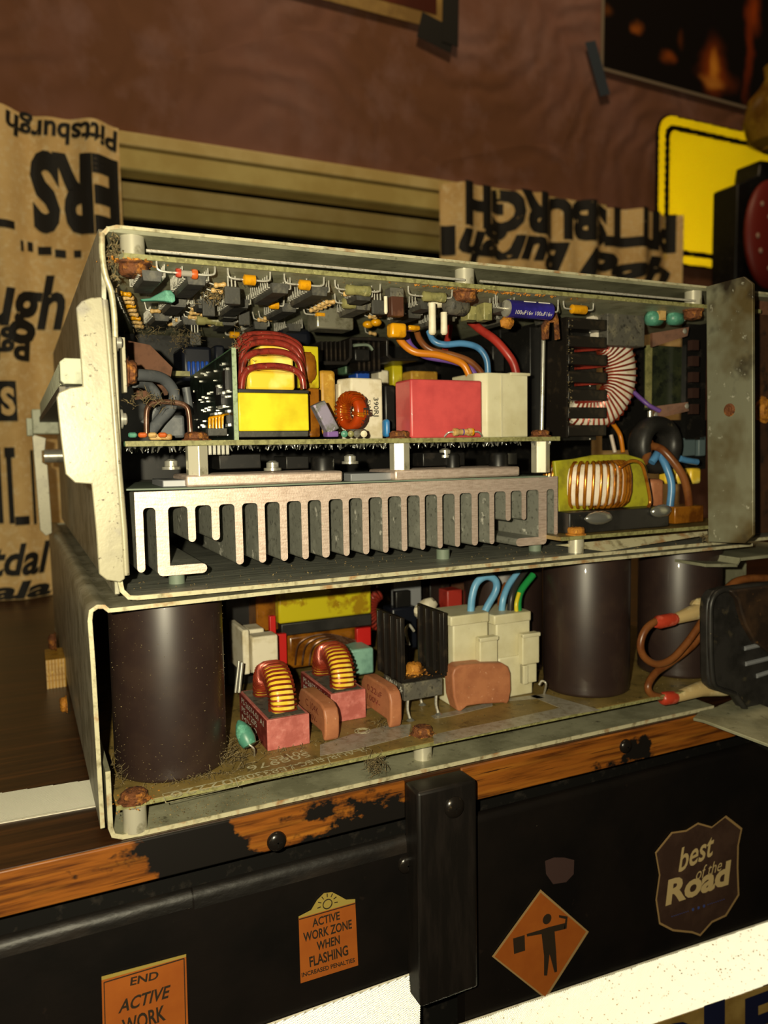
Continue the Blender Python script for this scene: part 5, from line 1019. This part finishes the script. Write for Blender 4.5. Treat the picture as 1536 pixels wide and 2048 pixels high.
FB(1362, 876, 1392, 912, 34, 6).build('blue_grey_block', mt['bluegrey'], UU, bevel=.6); FB(1398, 872, 1412, 912, 34, 6).build('blue_grey_block', mt['bluegrey'], UU, bevel=.6)
for x_ in (1345, 1366, 1394): FB(x_ - 12, 936, x_ + 10, 968, 30, 6).build('yellow_block', mt['yellow_core'], UU, bevel=1.5)
wire('orange_wire', [(1224, 845, 40), (1240, 870, 40), (1246, 905, 38)], 1.1, mt['w_orange'], UU); wire('pale_wire', [(1222, 870, 42), (1230, 905, 40)], 1.0, mt['w_white'], UU)
# mains choke on its own small board
bz = 88.2; by0 = 0.5
q0, q1 = PZ(1118, 1083, bz), PZ(1416, 1048, bz)
sb_ = MB().box(PY(1122, 1080, 2).x, 300, 2, 70, bz - 1.6, bz).build('filter_board', mt['pcb_low'], UU); MB().box(PY(1122, 1080, 2).x, 300, 1.8, 2.1, bz - 1.6, bz).build('board_edge', mt['pcb_edge'], sb_)
p = PY(1152, 1075, 6); MB().cyl((p.x, 6, 80.5), (p.x, 6, bz - 1.6), 3.4, 18).build('standoff', mt['hexpost'], UU); rust_nut((p.x, 6, bz), 3.8, 3.4, UU, mt['rust_orange'])
MB().prism([xz(*p_, 16) for p_ in ((1112, 922), (1150, 918), (1190, 910), (1255, 908), (1290, 918), (1299, 940), (1302, 1015), (1290, 1050), (1200, 1050), (1128, 1066), (1124, 1058))], 17, 19).build('choke_bobbin', mt['olive_core'], UU, bevel=.4)
cx0, cx1 = PY(1150, 970, 8).x, PY(1296, 970, 8).x; zc = PY(1220, 970, 8).z; hh = (PY(1220, 925, 8).z - PY(1220, 1018, 8).z) / 2
RC = (cx1 - cx0) / 2; cc_ = V(((cx0 + cx1) / 2, 8 + RC * .8, zc)); erz = lambda t: V((math.cos(t), .8 * math.sin(t), 0))
chk = ring_core(cc_, erz, (0, 0, 1), RC - 5.5, 5, hh - 1, 0, 2 * PI, 48, 3.0).build('mains_choke', mt['whitecore'], UU, ang=60, label='white mains choke wound with gold wire')
winding(cc_, erz, (0, 0, 1), RC - 5.5, 5.8, hh - .1, .75, 26, PI * .85, PI * 2.3, 16, 6, 3.0).build('gold_winding', mt['goldwire'], chk, ang=60)
wire('choke_wire', [(1240, 935, 6), (1262, 922, 6), (1282, 928, 6), (1292, 955, 6), (1300, 1000, 6), (1296, 1015, 6)], .8, mt['goldwire'], UU, 8)
MB().box(PY(1142, 1030, 6).x, PY(1342, 1030, 6).x, 7, 28, bz + .2, PY(1240, 1020, 6).z).build('choke_base', mt['black_dusty'], UU, bevel=.6)
for px_, py_, rx_ in ((1198, 1036, 8), (1322, 1022, 6.5)): MB().ball(PY(px_, py_, 6), rx_, 2, 3, 14, 8, .06).build('solder_blob', mt['solder'], UU, ang=70)
FB(1302, 958, 1330, 1018, 18, 10).build('orange_capacitor', mt['salmon'], UU, bevel=2, seg=3); FB(1350, 1012, 1408, 1046, 6, 12).build('terminal_block', mt['amber'], UU, bevel=.6)
fuzz('lint', PY(1416, 1085, -3) + V((0, 0, 2)), (4, 2, 2), 90, UU, L_=(1, 2.5))
MB().add([PY(1110, 1090, 8), PY(1210, 1103, 2), PY(1415, 1070, 0), PY(1415, 1062, 3)], [(0, 1, 2, 3)]).build('clip_wire', mt['alu_edge'], UU)
# ---------------------------------------------------------------- control board under the lid, parts hanging down
TZ = 187.2
tb = MB().prism([(11.5, 6), (14, -1.5), (262, -1.0), (300, -1.0), (300, 180), (11.5, 180)], TZ, TZ + 1.6, 'z').build('control_board', mt['pcb_top'], UU)
MB().box(14, 300, -1.75, -1.2, TZ, TZ + 1.6).build('board_edge', mt['pcb_edge'], tb)
for x_, y_, rr in ((17.6, 4, 4.6), (141.5, 4.5, 4.4), (262, 3.5, 4.0)):
    MB().cyl((x_, y_, TZ + 1.6), (x_, y_, 195.2), 3.8, 20).build('standoff', mt['hexpost'], UU, ang=60); rust_nut((x_, y_, TZ), rr, 4.2, UU, mt['rust'], (0, 0, -1))
crumbs('rust_stain', lambda: V((17 + random.gauss(0, 4), 3 + random.gauss(0, 3), TZ - .1)), 120, UU, mt['rust_orange'], (.2, .6)); crumbs('rust_stain', lambda: V((150 + random.gauss(0, 16), U(-1, 2), TZ - .1)), 160, UU, mt['rust_orange'], (.2, .6))
wire('edge_rod', [V((21, -1.2, 190.2)), V((80, -1.2, 190.3)), V((138, -1.2, 190.1))], .5, mt['lead'], UU, 8); wire('edge_rod', [V((145, -1.2, 190.2)), V((200, -1.2, 190.2)), V((258, -1.2, 190.2))], .5, mt['lead'], UU, 8)
fuzz('lint', V((12, 4, 189)), (2.5, 3, 7), 130, UU, L_=(1, 3), w=.25)
# integrated circuits: one body with its two pin rows, copied
def make_ic(l, w=6.4, h=3.2, mat='ic'):
    pins = int(l // 2.54); zt_ = TZ - 2.7
    b = MB().add([(0, 0, zt_), (w, 0, zt_), (w, l, zt_), (0, l, zt_), (.5, .4, zt_ - h), (w - .5, .4, zt_ - h), (w - .5, l - .4, zt_ - h), (.5, l - .4, zt_ - h)], [(0, 1, 2, 3), (7, 6, 5, 4), (0, 4, 5, 1), (1, 5, 6, 2), (2, 6, 7, 3), (3, 7, 4, 0)])
    ob = b.build('integrated_circuit', mt[mat], UU); pm = MB()
    for k in range(pins):
        yy = (l - 2.54 * (pins - 1)) / 2 + 2.54 * k
        for sx, xx in ((-1, 0), (1, w)):
            pm.obox((xx - .2 if sx < 0 else xx - .3, yy - .65, zt_ - 1.6), (sx * 1.0 + (.2 if sx < 0 else .3) * 0, 0, 0), (0, 1.3, 0), (0, 0, .35)); pm.obox((xx + sx * 1.0 - .18, yy - .65, zt_ - 1.5), (.36, 0, 0), (0, 1.3, 0), (0, 0, 1.6)); pm.box(xx + sx * 1.0 - .18, xx + sx * 1.0 + .18, yy - .28, yy + .28, zt_, TZ + .2)
    pm.build('pin_row', mt['lead'], ob)
    return ob
IC = {}
def ic(x, y, l, mat='ic'):
    k = (l, mat)
    if k not in IC: IC[k] = make_ic(l, mat=mat); o = IC[k]; d = V((x, y, 0)) - V((0, 0, 0)); o.location += d * MM; WORLD[o] += d; IC[k, 0] = (x, y); return o
    x0, y0 = IC[k, 0]; o = copy_obj(IC[k], (x - x0, y - y0, 0), UU)
    for c in IC[k].children: cc = c.copy(); COL.objects.link(cc); cc.parent = o
    return o
for x, y, l, m_ in ((19.6, .2, 22, 'ic'), (33.8, .8, 24.6, 'ic'), (35.6, 42, 19.6, 'ic'), (35.2, 76, 22, 'ic'), (63.4, 4, 24.6, 'ic'), (77.8, 3.5, 24.6, 'ic'), (58, 36, 22, 'ic'), (78, 38, 22, 'ic'), (64, 78, 19.6, 'ic'), (80, 84, 19.6, 'ic'), (104, 24, 19.6, 'ic_dust'), (127, 14, 9.8, 'ic'), (132, 34, 19.6, 'ic'), (150, 36, 22, 'ic_dust'), (176, 30, 22, 'ic_dust'), (60, 60, 9.8, 'ic'), (96, 6, 9.8, 'ic'), (112, 62, 19.6, 'ic_dust'), (48, 82, 19.6, 'ic'), (196, 24, 9.8, 'ic'), (160, 6, 9.8, 'ic_dust'), (46, 42, 9.8, 'ic'), (96, 84, 19.6, 'ic')): ic(x, y, l, m_)
# leaded parts: body along X with bent leads, copied
def axial(name, x0, x1, y, z, r, L0, L1, mat, bands=(), waist=0, par=UU, ax=None):
    d = V((1, 0, 0)); c = V(((x0 + x1) / 2, y, z)); h = (x1 - x0) / 2; e = min(.5, r * .5)
    o = MB().lathe([(r * .45, -h), (r, -h + e), (r, -h * .4), (r - waist, -h * .3), (r - waist, h * .3), (r, h * .4), (r, h - e), (r * .45, h)], c, d, 16).build(name, mt[mat], par, ang=50)
    for a_, col in bands: MB().lathe([(r + .06, -.35), (r + .06, .35)], c + d * (a_ * h), d, 16).build('colour_band', mt[col], o)
    for sx, xe in ((-1, x0 - L0), (1, x1 + L1)):
        xs = x0 if sx < 0 else x1; MB().tube(catmull([V((xs, y, z)), V((lerp(xs, xe, .55), y, z)), V((xe - sx * .3, y - .1, z + .6)), V((xe, y, TZ))], 4), .34, 6).build('bent_lead', mt['lead'], o)
    return o
def pz3(px_, py_, z): return PZ(px_, py_, z)
p = pz3(373, 547, TZ - 3); o_ = axial('diode', p.x - 3.3, p.x + 3.3, p.y, p.z, 1.0, 6, 6, 'grey_glass'); MB().lathe([(1.35, -3.4), (1.5, -2.6), (1.4, -1.9)], p, (1, 0, 0), 14).build('diode_end', mt['redcrimp'], o_); MB().lathe([(1.5, 1.6), (1.7, 2.6), (1.5, 3.4)], p, (1, 0, 0), 14).build('diode_end', mt['orange_band'], o_)
for px_, py_ in ((499, 560), (609, 570)): p = pz3(px_, py_, TZ - 3.2); axial('tantalum_capacitor', p.x - 2.3, p.x + 2.3, p.y, p.z, 1.75, 5, 5, 'tant')
p = pz3(640, 630, TZ - 4); axial('tantalum_capacitor', p.x - 2.2, p.x + 2.2, p.y, p.z, 1.6, 5, 4, 'tant'); p = pz3(548, 611, TZ - 4); axial('tantalum_capacitor', p.x - 2.2, p.x + 2.2, p.y, p.z, 1.4, 2, 2, 'tant')
p = pz3(1157, 619, TZ - 3); axial('tantalum_capacitor', p.x - 4, p.x + 4, p.y, p.z, 1.9, 4, 4, 'tant'); p = pz3(469, 670, TZ - 5); axial('tantalum_capacitor', p.x - 2.6, p.x + 2.6, p.y, p.z, 1.6, 2, 2, 'tant')
for px_, py_ in ((736, 649), (752, 645)): MB().ball(pz3(px_, py_, TZ - 5), 2.6, 2.2, 1.7, 12, 8).build('tantalum_bead', mt['tant'], UU)
p = pz3(716, 581, TZ - 3); axial('power_resistor', p.x - 5, p.x + 5, p.y, p.z, 1.9, 4, 4, 'olive_res', waist=.2); p = pz3(712, 608, TZ - 3.4); axial('power_resistor', p.x - 6, p.x + 6, p.y, p.z, 2.1, 3, 3, 'olive_res', waist=.2)
p = pz3(868, 594, TZ - 3.2); axial('power_resistor', p.x - 5, p.x + 5, p.y, p.z, 1.9, 6, 3, 'olive_res', waist=.2); p = pz3(420, 641, TZ - 4); axial('power_resistor', p.x - 6.2, p.x + 6.2, p.y, p.z, 2.2, 2, 2, 'olive_res', waist=.5)
# blue electrolytic
p = pz3(1057, 620, TZ - 5); be = axial('blue_capacitor', p.x - 11, p.x + 11, p.y, p.z, 3.6, 5, 4, 'bluecap'); be['label'] = 'indigo axial capacitor marked 100uF 16V'; MB().lathe([(1.5, -11.8), (3.3, -11.4), (3.4, -10.6)], p, (1, 0, 0), 18).build('cap_end', mt['steel'], be)
lmm = MB(); yf = p.y - 3.3; text(lmm, '100uF16v 100uF16v', (p.x - 8.5, p.y - 2.95, p.z - 2.55), (18, 0, 0), (0, .9, 1.5) if False else (0, -.55, 1.5)); lmm.box(p.x - 4, p.x + 2, p.y - 2.45, p.y - 2.4, p.z + 2.6, p.z + 2.95); lmm.box(p.x + 3.2, p.x + 9, p.y - 2.45, p.y - 2.4, p.z + 2.6, p.z + 2.95); lmm.build('lettering', mt['white_print'], be, smooth=False)
# green teardrop, transistors, posts and cans
MB().prism([xz(*q, 20) for q in ((281, 598), (300, 596), (315, 588), (330, 580), (342, 580), (350, 590), (351, 602), (345, 605), (330, 602), (312, 601), (286, 602))], 20, 22.5).build('teal_capacitor', mt['teal'], UU, bevel=.8, seg=3)
def to92(px0, py0, px1, py1, Y):
    x0, x1, _, _, z0, z1 = fbox(px0, py0, px1, py1, Y, 4); xm = (x0 + x1) / 2; r = (x1 - x0) / 2
    o = MB().prism([(x0, Y), (x1, Y)] + [(xm + r * math.cos(t), Y + .8 + r * math.sin(t)) for t in [PI * k / 10 for k in range(11)]], z0, z1, 'z').build('transistor', mt['ic'], UU, bevel=.25)
    for k in (-1, 0, 1): MB().box(xm + k * 1.27 - .22, xm + k * 1.27 + .22, Y + 1, Y + 1.5, z1, TZ + .1).build('transistor_leg', mt['lead'], o)
to92(450, 573, 481, 608, 10); to92(405, 596, 430, 632, 40); to92(380, 665, 402, 690, 82); to92(745, 600, 770, 628, 14); to92(478, 620, 500, 650, 62)
FB(783, 592, 808, 632, 6, 4).build('brown_block', M('dark_brown_block', '4a2a1c', .5, mixes=[('64402c', 200, .5, .65)]), UU, bevel=.3); FB(781, 575, 808, 594, 6, 5).build('grey_cap', mt['ic_dust'], UU, bevel=.3)
for r_ in ((768, 593, 775, 628, 5), (858, 607, 871, 670, 2), (882, 625, 894, 670, 3)):
    x0, x1, _, _, z0, z1 = fbox(*r_[:4], r_[4], 1); MB().tube([V(((x0 + x1) / 2, r_[4], z1)), V(((x0 + x1) / 2, r_[4], (z0 + z1) / 2)), V(((x0 + x1) / 2, r_[4], z0 + .8)), V(((x0 + x1) / 2, r_[4], z0))], [(x1 - x0) / 2] * 2 + [(x1 - x0) / 2 * 1.05, (x1 - x0) / 2 * .6], 10).build('sleeved_post', mt['ceram'], UU, ang=60)
p = pz3(884, 608, TZ - 4); MB().lathe([(.8, -6), (1.5, -4), (1.5, 0), (.6, 1)], p, (1, 0, .1), 12).build('ceramic_bead', mt['ceram'], UU, ang=60)
MB().lathe([(3.0, -5), (3.6, -4), (3.6, 4), (3.0, 5)], pz3(912, 612, TZ - 5), (1, .3, 0), 18).build('grey_can', mt['ic_dust'], UU, ang=60); FB(968, 605, 985, 640, 6, 6).build('tan_block', mt['olive_res'], UU, bevel=.4); FB(936, 612, 962, 640, 12, 6).build('tan_block', mt['olive_res'], UU, bevel=.4)
MB().box(*[PZ(608, 655, 180).x, PZ(608, 655, 180).x + 17, 50, 62, 177.5, TZ - .5]).build('crystal_can', mt['can_metal'], UU, bevel=.9, seg=3)
FB(783, 645, 815, 674, 10, 5).build('yellow_box_capacitor', mt['tant'], UU, bevel=1.2, seg=3); FB(818, 650, 842, 660, 24, 5).build('yellow_box_capacitor', mt['tant'], UU, bevel=.8)
MB().ball(PY(1014, 645, 10), 3.4, 2, 2.6, 10, 7, .12).build('rusty_lug', mt['rust_orange'], UU)
MB().prism([xz(*q, 12) for q in ((1106, 615), (1112, 617), (1118, 640), (1121, 678), (1112, 680), (1110, 645), (1100, 645), (1098, 678), (1086, 680), (1085, 650), (1094, 636))], 12, 13.2).build('rusted_fork', mt['rust'], UU, bevel=.3, label='rusted forked spade terminal')
# rows of small tan resistors standing on end
def small_res(px_, py_, zz=TZ - 3.2, mat='tan'):
    p = pz3(px_, py_, zz); o = MB().lathe([(.5, -2.2), (.95, -1.8), (.95, -1), (.75, -.8), (.75, .8), (.95, 1), (.95, 1.8), (.5, 2.2)], p, V((1, U(-.1, .1), U(-.15, .15))), 10).build('small_resistor', mt[mat], UU, ang=50)
    MB().tube([p + V((-2.2, 0, 0)), p + V((-3.6, 0, .4)), V((p.x - 4.2, p.y, TZ))], .3, 5).build('bent_lead', mt['lead'], o)
for k in range(9): small_res(252 + 3 * k + U(-2, 2), 588 + 9 * k * .9, mat='tan' if k % 3 else 'tant')
for k in range(7): small_res(440 - 6 * k, 570 + 12 * k)
for k in range(6): small_res(395 - 3 * k, 608 + 9 * k)
for k in range(5): small_res(660 - 8 * k, 604 + 4 * k)
for k in range(4): small_res(745 + 10 * k, 634 - 3 * k)
for px_, py_ in ((311, 622), (697, 588), (524, 640), (536, 638), (745, 667), (425, 648), (360, 640), (345, 648)): small_res(px_, py_)
fuzz('lint', pz3(432, 585, TZ - 3), (5, 12, 3), 120, UU, L_=(1, 4)); fuzz('lint', PY(365, 678, 70), (6, 9, 4), 110, UU, L_=(1, 3.5), w=.09); fuzz('lint', PY(300, 660, 60), (7, 8, 3), 45, UU, L_=(1, 4), w=.09); fuzz('lint', PY(300, 800, 10), (9, 3, 3), 60, UU, L_=(1.5, 4))
crumbs('dust', lambda: V((U(14, 255), U(0, 90), TZ - .12)), 500, UU, mt['dust'], (.1, .3)); crumbs('grit', lambda: V((U(14, 260), U(.5, 40), 80.7)), 260, UU, mt['dust'], (.08, .3))

# scuffs on the right-hand reflective tape
def _scuff():
    t = rnd() ** .7; s_ = rnd(); a = V2[0]; b = V2[1]; d = V2[3]
    return V((a[0] + (b[0] - a[0]) * t + (d[0] - a[0]) * s_, YD - 1.75, a[1] + (b[1] - a[1]) * t + (d[1] - a[1]) * s_))
crumbs('scuff_marks', _scuff, 420, TAPE2, mt['ochre'], (.1, .28))
